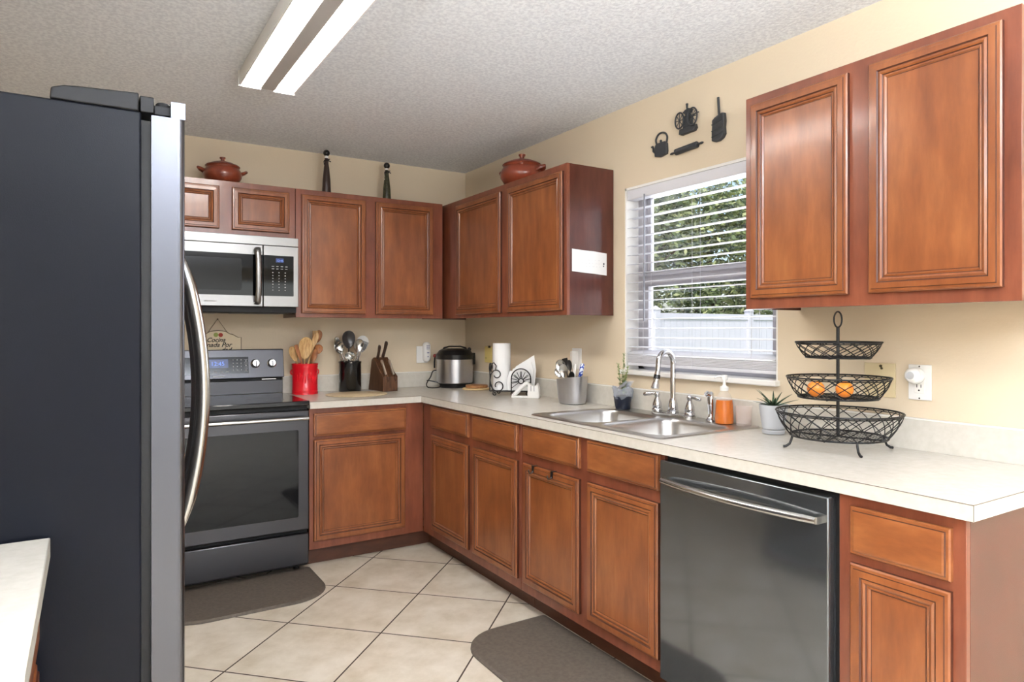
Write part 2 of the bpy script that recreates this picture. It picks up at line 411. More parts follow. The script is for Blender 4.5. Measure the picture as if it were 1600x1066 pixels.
b = B().m(slatm); b.tube([(-0.001, -2.5, 1.97), (-0.003, -2.51, 1.5), (-0.003, -2.505, 1.2)], 0.001, 4); b.build('pull_cord', bl, O)

# ------------------------------------------------------------------ outside
gm = mat('lawn_grass', (112, 128, 70), 0.9); noise_color(gm, (86, 104, 52), (140, 150, 92), ns=3)
b = B().m(gm); b.box(0.2, 40, -10, 40, -0.25, -0.2); o = b.build('lawn'); struct(o)
ft = thing('vinyl_fence', 'white vinyl privacy fence across the yard outside the window', 'fence', (8, 4.2, -0.2))
b = B().m(vinyl); 
x = 1.0
while x < 16: b.box(x, x+0.145, 4.19, 4.21, -0.12, 1.5); x += 0.15
b.build('fence_panel', ft, (8, 4.2, -0.2))
b = B().m(vinyl); b.box(1, 16, 4.17, 4.23, 1.5, 1.6); b.box(1, 16, 4.17, 4.23, -0.16, -0.08); b.build('rail', ft, (8, 4.2, -0.2))
for k in range(7):
    b = B().m(vinyl); xx = 1.1+2.4*k; b.box(xx-0.06, xx+0.06, 4.14, 4.26, -0.2, 1.66); b.loft([[(xx-0.075, 4.125, 1.66), (xx+0.075, 4.125, 1.66), (xx+0.075, 4.275, 1.66), (xx-0.075, 4.275, 1.66)], [(xx-0.01, 4.19, 1.72), (xx+0.01, 4.19, 1.72), (xx+0.01, 4.21, 1.72), (xx-0.01, 4.21, 1.72)]]); b.build('post', ft, (8, 4.2, -0.2))
leafm = [mat('leaf_green_%d' % i, c, 0.5) for i, c in enumerate(((112, 130, 86), (148, 162, 108), (184, 192, 136), (82, 100, 72)))]
bark = mat('bark', (92, 76, 62), 0.9)
def tree(x, y, h, r, n, label, seed):
    rnd = random.Random(seed)
    t = thing('tree', label, 'tree', (x, y, -0.2), group='trees beyond the fence')
    b = B().m(bark)
    b.tube([(0, 0, 0), (0.05, 0.03, h*0.3), (-0.05, 0.05, h*0.75)], [0.13, 0.1, 0.04], 8)
    for k in range(6):
        a = rnd.uniform(0, 6.28); z0 = h*rnd.uniform(0.25, 0.55)
        b.tube([(0, 0, z0), (math.cos(a)*r*0.4, math.sin(a)*r*0.4, z0+r*0.3), (math.cos(a)*r*0.75, math.sin(a)*r*0.75, z0+r*0.55)], [0.05, 0.035, 0.015], 6)
    b.build('trunk', t)
    b = B(); 
    for m_ in leafm: b.m(m_)
    cl = [(rnd.uniform(-1, 1)*r*0.8, rnd.uniform(-1, 1)*r*0.8, h*0.62+rnd.uniform(-1, 1)*h*0.36, rnd.uniform(0.3, 0.62)) for _ in range(80)]
    for i in range(n):
        cx, cy, cz, cr = cl[i % len(cl)]
        d = Vector((rnd.gauss(0, 1), rnd.gauss(0, 1), rnd.gauss(0, 1))).normalized()*cr*rnd.uniform(0.6, 1.05)
        p = Vector((cx, cy, cz))+d
        u = Vector((rnd.gauss(0, 1), rnd.gauss(0, 1), rnd.gauss(0, 0.6))).normalized(); v = u.cross(Vector((rnd.gauss(0, 1), rnd.gauss(0, 1), rnd.gauss(0, 1)))).normalized()
        s_ = rnd.uniform(0.05, 0.095)
        vs = [b.bm.verts.new(p+u*s_), b.bm.verts.new(p+v*s_*0.45), b.bm.verts.new(p-u*s_), b.bm.verts.new(p-v*s_*0.45)]
        b.cur = rnd.choice((0, 1, 1, 2, 3)); b.face(vs)
    b.build('foliage', t)
tree(4.4, 7.0, 5.2, 1.7, 14000, 'leafy green tree beyond the fence, furthest left of the row outside the window', 1)
tree(7.2, 6.6, 4.8, 1.6, 17000, 'leafy tree over the white fence, straight out through the middle of the window', 2)
tree(10.2, 6.8, 5.0, 1.7, 14000, 'leafy green tree beyond the fence toward the cabinet side of the window', 3)
tree(13.6, 7.2, 5.4, 1.9, 7000, 'leafy tree of the row beyond the fence, hidden mostly by the upper cabinet', 4)

# ------------------------------------------------------------------ cabinets (local frame: front faces -y, u along x)
def ring(x0, x1, z0, z1, d, y): return [(x0+d, y, z0+d), (x1-d, y, z0+d), (x1-d, y, z1-d), (x0+d, y, z1-d)]
def door_mesh(x0, x1, z0, z1, yf, wm=None, wide=0.033):
    """raised frame, glazed bead, flat centre; front of the carcass at y=yf (negative), door grows outward"""
    wm = wm or W_DOOR
    pr = [(0, 0, GLAZE), (0, .012, wm), (.004, .016, wm), (.011, .0165, GLAZE), (.0125, .0195, wm), (wide-.004, .020, GLAZE), (wide, .0165, wm), (wide+.006, .019, wm), (wide+.011, .0165, GLAZE), (wide+.0135, .0135, wm), (wide+.018, .0145, wm), (wide+.022, .0095, GLAZE), (wide+.024, .0095, wm)]
    b = B(); b.loft([ring(x0, x1, z0, z1, d, yf-h) for d, h, _ in pr], mats=[p[2] for p in pr[:-1]]+[wm]); return b
def drawer_mesh(x0, x1, z0, z1, yf, wm=None):
    wm = wm or W_DRAW
    pr = [(0, 0, wm), (0, .011, wm), (.003, .015, wm), (.009, .0155, GLAZE), (.011, .019, wm), (.016, .020, wm)]
    b = B(); b.loft([ring(x0, x1, z0, z1, d, yf-h) for d, h, _ in pr], mats=[p[2] for p in pr[:-1]]+[wm]); return b
def carcass(x0, x1, z0, z1, depth, openings, bottom_inset=0.012):
    b = B().m(W_FRAME); t = 0.018
    b.box(x0, x1, -depth, -depth+t, z0, z1)               # face frame
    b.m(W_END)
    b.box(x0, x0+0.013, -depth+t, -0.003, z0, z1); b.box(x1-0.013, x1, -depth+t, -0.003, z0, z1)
    b.m(W_IN); b.box(x0+0.013, x1-0.013, -depth+t, -0.003, z0+bottom_inset, z0+bottom_inset+0.012); 
    if z0 > 1: b.box(x0+0.013, x1-0.013, -depth+t, -0.003, z1-0.014, z1-0.002)
    b.box(x0+0.013, x1-0.013, -0.012, -0.003, z0+bottom_inset, z1-0.014)
    return b
def cabinet(name, label, x0, x1, z0, z1, depth, doors=(), drawers=(), run='back', toe=None, fillers=()):
    rz = 0 if run == 'back' else -PI/2
    loc = (x0, 0, z0) if run == 'back' else (0, -x0, z0)
    if toe: loc = (loc[0], loc[1], 0)
    O = (x0, 0, loc[2])
    t = thing(name, label, 'cabinet', loc, rz)
    cb = carcass(x0, x1, z0, z1, depth, None)
    for f in fillers: cb.m(W_FRAME); cb.box(*f)
    cb.build('body', t, O, bev=0.0012)
    for d in doors: door_mesh(*d, -depth).build('door', t, O)
    for d in drawers: drawer_mesh(*d, -depth).build('drawer', t, O)
    if toe:
        b = B().m(W_TOE); b.box(x0 if toe is True else toe[0], x1 if toe is True else toe[1], -0.535, -0.52, 0.0, z0+0.002); b.build('toe_kick', t, O)
    return t
ZB, ZT, UD = 1.381, 2.137, 0.303
# back wall uppers
cabinet('upper_cabinet', 'short two-door cherry wood cabinet mounted directly above the microwave', -2.055, -1.288, 1.836, ZT, UD, doors=((-2.015, -1.702, 1.868, 2.104), (-1.636, -1.323, 1.868, 2.104)))
cabinet('upper_cabinet', 'tall two-door cherry wood upper cabinet on the back wall beside the microwave', -1.285, -0.331, ZB, ZT, UD, doors=((-1.253, -0.863, 1.405, 2.105), (-0.797, -0.405, 1.405, 2.105)))
cabinet('upper_cabinet', 'two-door cherry wood upper cabinet between the back corner and the window, paper on its end', 0.004, 1.64, ZB, ZT, UD, doors=((0.46, 1.019, 1.405, 2.1), (1.09, 1.637-0.02, 1.405, 2.1)), run='right', )
cabinet('upper_cabinet', 'large two-door cherry wood upper cabinet over the counter right of the window', 2.721, 3.575, ZB, ZT, UD, doors=((2.75, 3.115, 1.418, 2.106), (3.181, 3.536, 1.418, 2.108)), run='right')
# base cabinets
cabinet('base_cabinet', 'single-door cherry base cabinet with drawer next to the stove', -1.29, -0.6105, 0.1, 0.876, 0.61, doors=((-1.268, -0.731, 0.145, 0.703),), drawers=((-1.268, -0.725, 0.72, 0.848),), toe=(-1.29, -0.537))
cabinet('base_cabinet', 'two-door cherry base cabinet with two drawers at the inner corner of the counter', 0.635, 1.7, 0.1, 0.876, 0.61, doors=((0.745, 1.199, 0.148, 0.698), (1.249, 1.696-0.015, 0.148, 0.698)), drawers=((0.745, 1.199, 0.74, 0.865), (1.249, 1.681, 0.74, 0.865)), run='right', toe=(0.52, 1.7), fillers=((0.612, 0.635, -0.61, -0.592, 0.1, 0.876),))
sinkcab = cabinet('base_cabinet', 'two-door cherry base cabinet below the sink with small hooks over one door', 1.703, 2.626, 0.1, 0.876, 0.61, doors=((1.735, 2.152, 0.148, 0.698), (2.207, 2.605, 0.148, 0.698)), drawers=((1.735, 2.152, 0.742, 0.867), (2.207, 2.605, 0.742, 0.867)), run='right', toe=True)
cabinet('base_cabinet', 'narrow cherry base cabinet with one drawer at the free end of the counter', 3.275, 3.585, 0.1, 0.876, 0.61, doors=((3.312, 3.557, 0.148, 0.698),), drawers=((3.312, 3.557, 0.722, 0.846),), run='right', toe=True)
# carcasses that contain the sink are open on top where the bowls hang (worktop covers them)

# hooks on the sink cabinet door
for yy, lab in ((-1.83, 'small dark over-door hook, the one nearer the corner, on the sink cabinet door'), (-1.975, 'small dark over-door hook, the one nearer the dishwasher, on the sink cabinet door')):
    b = B().m(mat('dark_hook', (60, 58, 58), 0.3, 0.8))
    b.box(-0.633, -0.612, yy-0.008, yy+0.008, 0.6985, 0.7005); b.box(-0.634, -0.632, yy-0.008, yy+0.008, 0.672, 0.7)
    b.tube([(-0.634, yy, 0.676), (-0.640, yy, 0.668), (-0.650, yy, 0.668), (-0.655, yy, 0.678), (-0.654, yy, 0.686)], 0.0028, 6)
    tag(b.build('door_hook', None, bev=0), lab, 'hook', 'hooks over the sink cabinet door')

# ------------------------------------------------------------------ worktop
def cells(b, xs, ys, filled, z0, z1):
    """slab made of grid cells, hollow where not filled"""
    V = {}
    def v(i, j, z):
        k = (i, j, z)
        if k not in V: V[k] = b.bm.verts.new((xs[i], ys[j], z))
        return V[k]
    F = {(i, j) for i in range(len(xs)-1) for j in range(len(ys)-1) if filled(i, j)}
    for i, j in F:
        b.face([v(i, j, z1), v(i+1, j, z1), v(i+1, j+1, z1), v(i, j+1, z1)]); b.face([v(i, j, z0), v(i, j+1, z0), v(i+1, j+1, z0), v(i+1, j, z0)])
        for (di, dj, a, c) in ((0, -1, (i, j), (i+1, j)), (1, 0, (i+1, j), (i+1, j+1)), (0, 1, (i+1, j+1), (i, j+1)), (-1, 0, (i, j+1), (i, j))):
            if (i+di, j+dj) not in F: b.face([v(*a, z0), v(*c, z0), v(*c, z1), v(*a, z1)])
SX0, SX1, SY0, SY1 = -0.560, -0.045, -2.555, -1.745
ct = thing('worktop', 'cream laminate L-shaped worktop running from the stove past the sink to its free end', 'countertop', (-0.3, -1.5, 0.876))
OC = (-0.3, -1.5, 0.876)
b = B().m(counterm)
xs = [-1.292, -0.635, SX0, SX1, -0.002]; ys = [-3.611, SY0, SY1, -0.635, -0.002]
cells(b, xs, ys, lambda i, j: (i >= 1 or j == 3) and not (i == 2 and j == 1), 0.876, 0.914)
b.build('slab', ct, OC)
b = B().m(seam)
for a, c in (((-1.292, -0.6355), (-0.6355, -0.6355)), ((-0.6355, -0.6355), (-0.6355, -3.6115)), ((-0.6355, -3.6115), (-0.002, -3.6115))):
    b.tube([(a[0], a[1], 0.9136), (c[0], c[1], 0.9136)], 0.0009, 4)
b.tube([(-0.6355, -3.6115, 0.877), (-0.6355, -3.6115, 0.913)], 0.0008, 4)
b.build('edge_seam', ct, OC)
b = B().m(counterm); b.box(-1.292, -0.002, -0.021, -0.002, 0.9145, 1.014); b.box(-0.021, -0.002, -3.611, -0.021, 0.9145, 1.014)
b.m(whitem); b.box(-1.292, -0.002, -0.022, -0.002, 1.014, 1.018); b.box(-0.022, -0.002, -3.611, -0.022, 1.014, 1.018)
b.build('backsplash', ct, OC)
# side worktop left of camera
sc = thing('side_cabinet', 'cream-topped cherry counter unit in front of the fridge side, only its corner in view', 'cabinet', (-2.7, -3.1, 0))
OS = (-2.7, -3.1, 0)
b = B().m(counterm); b.box(-3.045, -2.376, -3.41, -2.803, 0.876, 0.914); b.build('worktop', sc, OS, bev=0.002)
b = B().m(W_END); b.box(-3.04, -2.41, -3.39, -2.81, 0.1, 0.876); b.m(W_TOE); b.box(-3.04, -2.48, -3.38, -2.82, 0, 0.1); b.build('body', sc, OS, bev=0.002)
# door on its front, facing +x
dm = door_mesh(-3.37, -2.84, 0.148, 0.698, 0); dm.build('door', sc, OS, xf=Matrix.Translation((-2.41, 0, 0)) @ Matrix.Rotation(PI/2, 4, 'Z'))
dm = drawer_mesh(-3.37, -2.84, 0.73, 0.855, 0); dm.build('drawer', sc, OS, xf=Matrix.Translation((-2.41, 0, 0)) @ Matrix.Rotation(PI/2, 4, 'Z'))

# ------------------------------------------------------------------ sink
sk = thing('kitchen_sink', 'double-bowl stainless drop-in sink below the window', 'sink', (-0.3, -2.15, 0.914))
OK = (-0.3, -2.15, 0.914)
def bowl(x0, x1, y0, y1, depth, r):
    b = B().m(sinkm); rings = []
    for d, z, rr in ((-.006, .9195, r+.006), (0, .9190, r), (.004, .914, r-.002), (.008, .90, r-.004), (.014, .914-depth+.03, r-.006), (.024, .914-depth+.008, r-.012), (.045, .914-depth, r-.02)):
        rings.append([(x, y, z) for x, y in rrect(x0+d, x1-d, y0+d, y1-d, max(rr, .01), 6)])
    b.loft(rings, False, True, True, True); return b
bx0, bx1 = -0.548, -0.135
yA0, yA1, yB0, yB1 = -2.135, -1.765, -2.54, -2.165
bowl(bx0, bx1, yA0, yA1, 0.17, 0.075).build('left_bowl', sk, OK, sharp=60)
bowl(bx0, bx1, yB0, yB1, 0.17, 0.075).build('right_bowl', sk, OK, sharp=60)
# rim deck: plate with two holes
def deck():
    b = B().m(sinkm); bm = b.bm
    outer = rrect(-0.580, -0.028, -2.572, -1.732, 0.022, 5)
    holes = [rrect(bx0-.006, bx1+.006, yA0-.006, yA1+.006, .081, 6), rrect(bx0-.006, bx1+.006, yB0-.006, yB1+.006, .081, 6)]
    es = []
    for poly in [outer]+holes:
        vs = [bm.verts.new((x, y, 0.9195)) for x, y in poly]
        for i in range(len(vs)): es.append(bm.edges.new((vs[i], vs[(i+1) % len(vs)])))
    bmesh.ops.triangle_fill(bm, use_beauty=True, edges=es)
    n = len(outer)
    R = [[(x, y, 0.9195) for x, y in outer], [(x, y, 0.9145) for x, y in rrect(-0.585, -0.023, -2.577, -1.727, 0.024, 5)]]
    b.loft(R, False, False); return b
deck().build('rim', sk, OK, sharp=30)
for yc in (-1.95, -2.35):
    b = B().m(satin); b.lathe([(0.045, 0.7445), (0.045, 0.7475), (0.036, 0.7475), (0.03, 0.7455)], (-0.34, yc, 0), 24); b.build('drain', sk, OK)
# rack in left bowl
b = B().m(mat('dark_coated_wire', (38, 40, 50), 0.4))
rx0, rx1, ry0, ry1 = -0.50, -0.21, -2.07, -1.83
def loop(z, d=0): return [(x, y, z) for x, y in rrect(rx0+d, rx1-d, ry0+d, ry1-d, 0.05, 4)]
b.tube(loop(0.835), 0.0032, 6, True); b.tube(loop(0.765, 0.012), 0.0025, 6, True)
L1, L0 = loop(0.835), loop(0.765, 0.012)
for (p, q) in zip(L1, L0): b.tube([p, q], 0.0018, 4)
for k in range(12):
    y = ry0+0.02+k*(ry1-ry0-0.04)/11; b.tube([(rx0+0.003, y, 0.835), (rx0+0.013, y, 0.765), (rx1-0.013, y, 0.765), (rx1-0.003, y, 0.835)], 0.0018, 4)
for k in range(14):
    x = rx0+0.02+k*(rx1-rx0-0.04)/13; b.tube([(x, ry0+0.003, 0.835), (x, ry0+0.013, 0.765), (x, ry1-0.013, 0.765), (x, ry1-0.003, 0.835)], 0.0018, 4)
for xx in (rx0+0.06, rx1-0.06):
    for yy in (ry0+0.03, ry1-0.03): b.tube([(xx, yy, 0.765), (xx, yy, 0.7455)], 0.003, 6)
tag(b.build('sink_rack'), 'dark wire basket rack lying in the sink bowl nearer the corner', 'rack')

# faucet
fa = thing('kitchen_faucet', 'chrome high-arc faucet with two lever handles behind the sink', 'faucet', (-0.08, -2.14, 0.9195))
OF = (-0.08, -2.14, 0.9195)
b = B().m(satin); b.loft([[(x, y, 0.9197) for x, y in rrect(-0.112, -0.048, -2.262, -2.018, 0.03, 6)], [(x, y, 0.93) for x, y in rrect(-0.112, -0.048, -2.262, -2.018, 0.03, 6)], [(x, y, 0.934) for x, y in rrect(-0.106, -0.054, -2.256, -2.024, 0.025, 6)]]); b.build('base_plate', fa, OF, sharp=30)
b = B().m(chrome)
b.lathe([(0.026, .934), (0.027, .942), (0.022, .948), (0.023, .954), (0.021, .975), (0.0145, .995), (0.0125, 1.0)], (-0.08, -2.14, 0), 24)
path = [(-0.08, -2.14, 0.99), (-0.08, -2.14, 1.13)]
for k in range(0, 21):
    a = PI*k/21; path.append((-0.08-0.045*(1-math.cos(a)), -2.14, 1.152+0.058*math.sin(a)))
path += [(-0.172, -2.14, 1.13), (-0.177, -2.14, 1.108)]
b.tube(path, [0.0125]*2+[0.012]*21+[0.0115, 0.0125], 14)
b.build('spout', fa, OF, sharp=45)
b = B().m(blackp); b.tube([(-0.177, -2.14, 1.108), (-0.181, -2.14, 1.09)], [0.014, 0.0145], 14); b.build('spray_collar', fa, OF)
b = B().m(chrome); b.tube([(-0.181, -2.14, 1.091), (-0.183, -2.14, 1.08), (-0.187, -2.14, 1.062), (-0.190, -2.14, 1.05), (-0.190, -2.14, 1.048)], [0.0145, 0.0125, 0.017, 0.0185, 0.016], 16); b.build('spray_head', fa, OF)
for yc, sgn in ((-2.04, 1), (-2.24, -1)):
    b = B().m(chrome)
    b.lathe([(0.023, .934), (0.0245, .941), (0.02, .947), (0.022, .953), (0.02, .97), (0.012, .99), (0.0095, .998), (0.012, 1.004), (0.0135, 1.012), (0.010, 1.02), (0.003, 1.023)], (-0.08, yc, 0), 20)
    ex = 1 if sgn > 0 else -.1
    b.tube([(-0.08, yc, 1.012), (-0.08-.008*ex, yc+sgn*0.018, 1.012), (-0.08-.018*ex, yc+sgn*0.040, 1.01), (-0.08-.026*ex, yc+sgn*0.058, 1.006), (-0.08-.028*ex, yc+sgn*0.062, 1.005)], [0.006, 0.0065, 0.010, 0.009, 0.004], 12)
    b.build('lever_handle', fa, OF, sharp=50)
b = B().m(chrome)
b.lathe([(0.021, .9197), (0.022, .926), (0.017, .932), (0.012, .94), (0.0125, .955), (0.0145, .985), (0.015, 1.015), (0.012, 1.03), (0.0125, 1.038), (0.004, 1.045)], (-0.075, -2.355, 0), 18)
b.tube([(-0.078, -2.355, 1.03), (-0.092, -2.35, 1.038), (-0.10, -2.348, 1.032)], [0.012, 0.0115, 0.010], 12)
tag(b.build('side_sprayer'), 'slim chrome side sprayer standing between the faucet and the soap bottle', 'sprayer')

# ------------------------------------------------------------------ dishwasher (local: u=-y)
dw = thing('dishwasher', 'dark slate dishwasher with curved steel handle under the worktop', 'dishwasher', (0, -2.95, 0), -PI/2)
OD = (2.95, 0, 0)
b = B().m(blackm); b.box(2.63, 3.272, -0.6, -0.02, 0.1, 0.872); b.box(2.632, 3.27, -0.545, -0.53, 0.0, 0.1); b.build('tub', dw, OD)
b = B().m(dwm)
n = 1
b.box(2.632, 3.262, -0.64, -0.602, 0.105, 0.858); b.build('door', dw, OD, bev=0.004)
b = B().m(satin)
pts = []; rr = []
for k in range(17):
    t = k/16; pts.append((2.665+0.575*t, -0.66-0.032*math.sin(PI*t), 0.795)); rr.append(0.0135 if 0 < k < 16 else 0.012)
b.tube(pts, rr, 12, flat=0.85)
for xx in (2.672, 3.233): b.box(xx-0.010, xx+0.010, -0.662, -0.639, 0.785, 0.805)
b.build('handle', dw, OD, sharp=50)

# ------------------------------------------------------------------ stove
st = thing('electric_range', 'black stainless freestanding electric stove with glass top and oven window', 'stove', (-1.68, -0.35, 0))
OT = (-1.68, -0.35, 0); a0, a1 = -2.061, -1.302
b = B().m(blackm); b.box(a0+0.004, a1-0.004, -0.625, -0.03, 0.03, 0.9)
for xx in (a0+0.05, a1-0.05):
    for yy in (-0.58, -0.08): b.lathe([(0.015, 0.0), (0.015, 0.03)], (xx, yy, 0), 10)
b.build('body', st, OT)
b = B().m(cookt); b.box(a0, a1, -0.665, -0.1, 0.9, 0.925); b.build('cooktop', st, OT, bev=0.004)
ringm = mat('burner_ring_print', (66, 66, 70), 0.2)
for cx, cy, r in ((-1.5, -0.5, 0.1), (-1.87, -0.5, 0.08), (-1.5, -0.24, 0.075), (-1.87, -0.24, 0.1)):
    b = B().m(ringm); b.loft([[(x, y, 0.9254) for x, y in circ(cx, cy, r, 40)], [(x, y, 0.9254) for x, y in circ(cx, cy, r-0.0025, 40)]], False, False)
    b.build('burner_ring', st, OT)

b = B().m(blksteel)
b.loft([[(a0, y, z) for y, z in ((-0.105, 1.02), (-0.075, 1.19), (-0.03, 1.19), (-0.03, 1.02))], [(a1, y, z) for y, z in ((-0.105, 1.02), (-0.075, 1.19), (-0.03, 1.19), (-0.03, 1.02))]])
b.build('control_panel', st, OT, bev=0.004)
b = B().m(blksteel); b.box(a0+0.006, a1-0.006, -0.088, -0.03, 0.925, 1.003); b.m(blackm); b.box(a0+0.008, a1-0.008, -0.078, -0.03, 1.003, 1.02); b.m(satin); b.box(-1.43, -1.345, -0.081, -0.078, 1.006, 1.014); b.build('rear_riser', st, OT, bev=0.002)
def pan(z): return -0.105+(z-1.02)/0.17*0.03
tilt = math.atan(0.03/0.17)
b = B().m(oglass); zt_, zb_ = 1.147, 1.05
b.loft([[(x, pan(z)+o_, z) for x, z in ((-1.855, zb_), (-1.507, zb_), (-1.507, zt_), (-1.855, zt_))] for o_ in (0.001, -0.0012)]); pd = b.build('display_panel', st, OT)
b = B().m(dispbg); b.loft([[(x, pan(z)+o_, z) for x, z in ((-1.735, 1.085), (-1.62, 1.085), (-1.62, 1.135), (-1.735, 1.135))] for o_ in (-0.001, -0.0016)]); b.build('screen', pd, (0, 0, 0), loc=(1.68, 0.35, 0))
text('12:45', 'lettering', pd, (-1.715+1.68, pan(1.1)+0.35-0.0022, 1.098), (PI/2-tilt, 0, 0), 0.034, disp)
b = B().m(keyink)
for i in range(3):
    for j in range(4):
        x = -1.595+i*0.022; z = 1.068+j*0.0195; b.box(x, x+0.005, pan(z)-0.0018, pan(z)-0.001, z, z+0.006)
for j in range(3):
    z = 1.06+j*0.027
    for dz in (0, 0.017): b.box(-1.53, -1.513, pan(z+dz)-0.0018, pan(z+dz)-0.001, z+dz, z+dz+0.0015)
    b.box(-1.525, -1.518, pan(z+.008)-0.0018, pan(z+.008)-0.001, z+.006, z+.011)
for i in range(4): b.box(-1.735+i*0.034, -1.718+i*0.034, pan(1.06)-0.0018, pan(1.06)-0.001, 1.060, 1.066)
b.build('key_print', pd, (0, 0, 0), loc=(1.68, 0.35, 0))
b = B().m(keyink); b.box(-1.705, -1.645, pan(1.035)-0.0016, pan(1.035)+0.001, 1.032, 1.038); b.build('badge', st, OT)
for xc in (-1.469, -1.374, -1.93):
    b = B().m(satin); b.lathe([(0.027, 0), (0.027, 0.006), (0.0235, 0.008), (0.022, 0.024), (0.019, 0.028)], (0, 0, 0), 24)
    b.m(blackm); b.box(-0.002, 0.002, -0.022, 0.012, 0.0279, 0.0286); b.m(chrome); b.box(0.002, 0.007, -0.019, 0.019, 0.0279, 0.032)
    b.build('knob', st, loc=(xc+1.68, pan(1.105)+0.35, 1.105), rot=(PI/2-tilt, 0, 0))
# oven door
b = B().m(blksteel); b.box(a0+0.003, a1-0.003, -0.665, -0.628, 0.232, 0.876); od = b.build('oven_door', st, OT, bev=0.006)
b = B().m(oglass); b.loft([[(x, y, z) for x, z in rrect(-2.0, -1.362, 0.305, 0.772, 0.008, 3)] for y in (-0.664, -0.667)]); b.build('oven_window', od, (0, 0, 0), loc=(1.68, 0.35, 0))
b = B().m(satin); b.tube([(a0+0.03, -0.715, 0.838), (a1-0.02, -0.715, 0.838)], 0.0135, 12, flat=0.8)
for xx in (a0+0.045, a1-0.035): b.box(xx-0.012, xx+0.012, -0.712, -0.664, 0.828, 0.848)
b.build('handle', od, (0, 0, 0), loc=(1.68, 0.35, 0), sharp=50)
b = B().m(blksteel); b.box(a0+0.003, a1-0.003, -0.662, -0.628, 0.045, 0.212); b.build('storage_drawer', st, OT, bev=0.006)

# ------------------------------------------------------------------ microwave
mw = thing('microwave_oven', 'stainless over-the-range microwave with black window below the short cabinet', 'microwave', (-1.68, -0.2, 1.4))
OM = (-1.68, -0.2, 1.4); c0, c1 = -2.053, -1.292
b = B().m(blackm); b.box(c0, c1, -0.345, -0.01, 1.405, 1.833)
b.m(mat('vent_grille_grey', (92, 92, 92), 0.5, 0.5))
for k in range(2): b.box(-1.98+k*0.36, -1.70+k*0.36, -0.3, -0.1, 1.401, 1.405)
b.build('body', mw, OM, bev=0.003)
b = B().m(steelm); b.box(c0, c1, -0.39, -0.345, 1.783, 1.832); b.build('vent_strip', mw, OM, bev=0.002)
b = B().m(steelm); b.box(c0, -1.488, -0.39, -0.345, 1.438, 1.781); md_ = b.build('door', mw, OM, bev=0.002)
b = B().m(oglass); b.loft([[(x, y, z) for x, z in rrect(-2.0, -1.4885, 1.498, 1.727, 0.004, 3)] for y in (-0.389, -0.3925)]); b.build('window', md_, (0, 0, 0), loc=(1.68, 0.2, -1.4))
b = B().m(mat('dark_mesh_screen', (12, 13, 15), 0.12, spec=.3)); b.loft([[(x, y, z) for x, z in rrect(-1.95, -1.60, 1.525, 1.700, 0.01, 3)] for y in (-0.392, -0.3932)]); b.build('screen_mesh', md_, (0, 0, 0), loc=(1.68, 0.2, -1.4))
b = B().m(steelm); b.tube(cr([(-1.519, -0.39, 1.758), (-1.519, -0.415, 1.755), (-1.518, -0.430, 1.70), (-1.517, -0.433, 1.61), (-1.518, -0.430, 1.52), (-1.519, -0.415, 1.46), (-1.519, -0.39, 1.457)], 3), 0.016, 12, flat=0.5); b.build('handle', md_, (0, 0, 0), loc=(1.68, 0.2, -1.4), sharp=50)
b = B().m(keyink); b.box(-1.79, -1.73, -0.3908, -0.39, 1.461, 1.467); b.build('badge', md_, (0, 0, 0), loc=(1.68, 0.2, -1.4))
b = B().m(steelm); b.box(-1.484, c1, -0.39, -0.345, 1.438, 1.781); b.build('control_surround', mw, OM, bev=0.002)
b = B().m(oglass); b.loft([[(x, y, z) for x, z in rrect(-1.4835, -1.319, 1.498, 1.727, 0.004, 3)] for y in (-0.389, -0.3925)]); kp = b.build('keypad', mw, OM)
b = B().m(dispbg); b.box(-1.418, -1.375, -0.3932, -0.3925, 1.688, 1.712); b.build('display', kp, (0, 0, 0), loc=(1.68, 0.2, -1.4))
text('12:45', 'lettering', kp, (-1.414+1.68, -0.3936+0.2, 1.693-1.4), (PI/2, 0, 0), 0.017, disp)
b = B().m(keyink)
for j in range(2):
    for i in range(4): b.box(-1.44+i*0.0245, -1.427+i*0.0245, -0.393, -0.3924, 1.664-j*0.014, 1.667-j*0.014)
for j in range(7):
    for i in range(3): b.box(-1.437+i*0.034, -1.431+i*0.034, -0.393, -0.3924, 1.628-j*0.0165, 1.633-j*0.0165)
b.build('key_print', kp, (0, 0, 0), loc=(1.68, 0.2, -1.4))

# ------------------------------------------------------------------ fridge
fg = thing('refrigerator', 'large fridge with black side, steel doors and long curved handle', 'refrigerator', (-2.6, -2.34, 0))
OG = (-2.6, -2.34, 0); fy0, fy1 = -2.79, -1.88
b = B().m(fridge_side); b.box(-3.03, -2.224, fy0, fy1, 0.02, 1.749); b.build('case', fg, OG, bev=0.004)
b = B().m(blackm); b.box(-2.224, -2.206, fy0+0.012, fy1-0.012, 0.03, 1.735); b.build('gasket', fg, OG)
def fdoor(y0, y1, z0, z1):
    prof = [(-2.206, y0), (-2.206, y1)]
    for k in range(7):
        a = PI/2*(1-k/6); prof.append((-2.157+0.014*math.cos(a), y1-0.014+0.014*math.sin(a)))
    for k in range(7):
        a = -PI/2*k/6; prof.append((-2.157+0.014*math.cos(a), y0+0.014+0.014*math.sin(a)))
    b = B().m(fr_door); b.prism(prof, z0, z1); return b
m0 = (fy0+fy1)/2
d1 = fdoor(fy0, m0-0.003, 0.06, 1.745)
d1.box(-2.17, -2.143, fy0+0.002, fy0+0.03, 1.745, 1.779)
d1.build('near_door', fg, OG, sharp=30)
fdoor(m0+0.003, fy1, 0.06, 1.745).build('far_door', fg, OG, sharp=30)
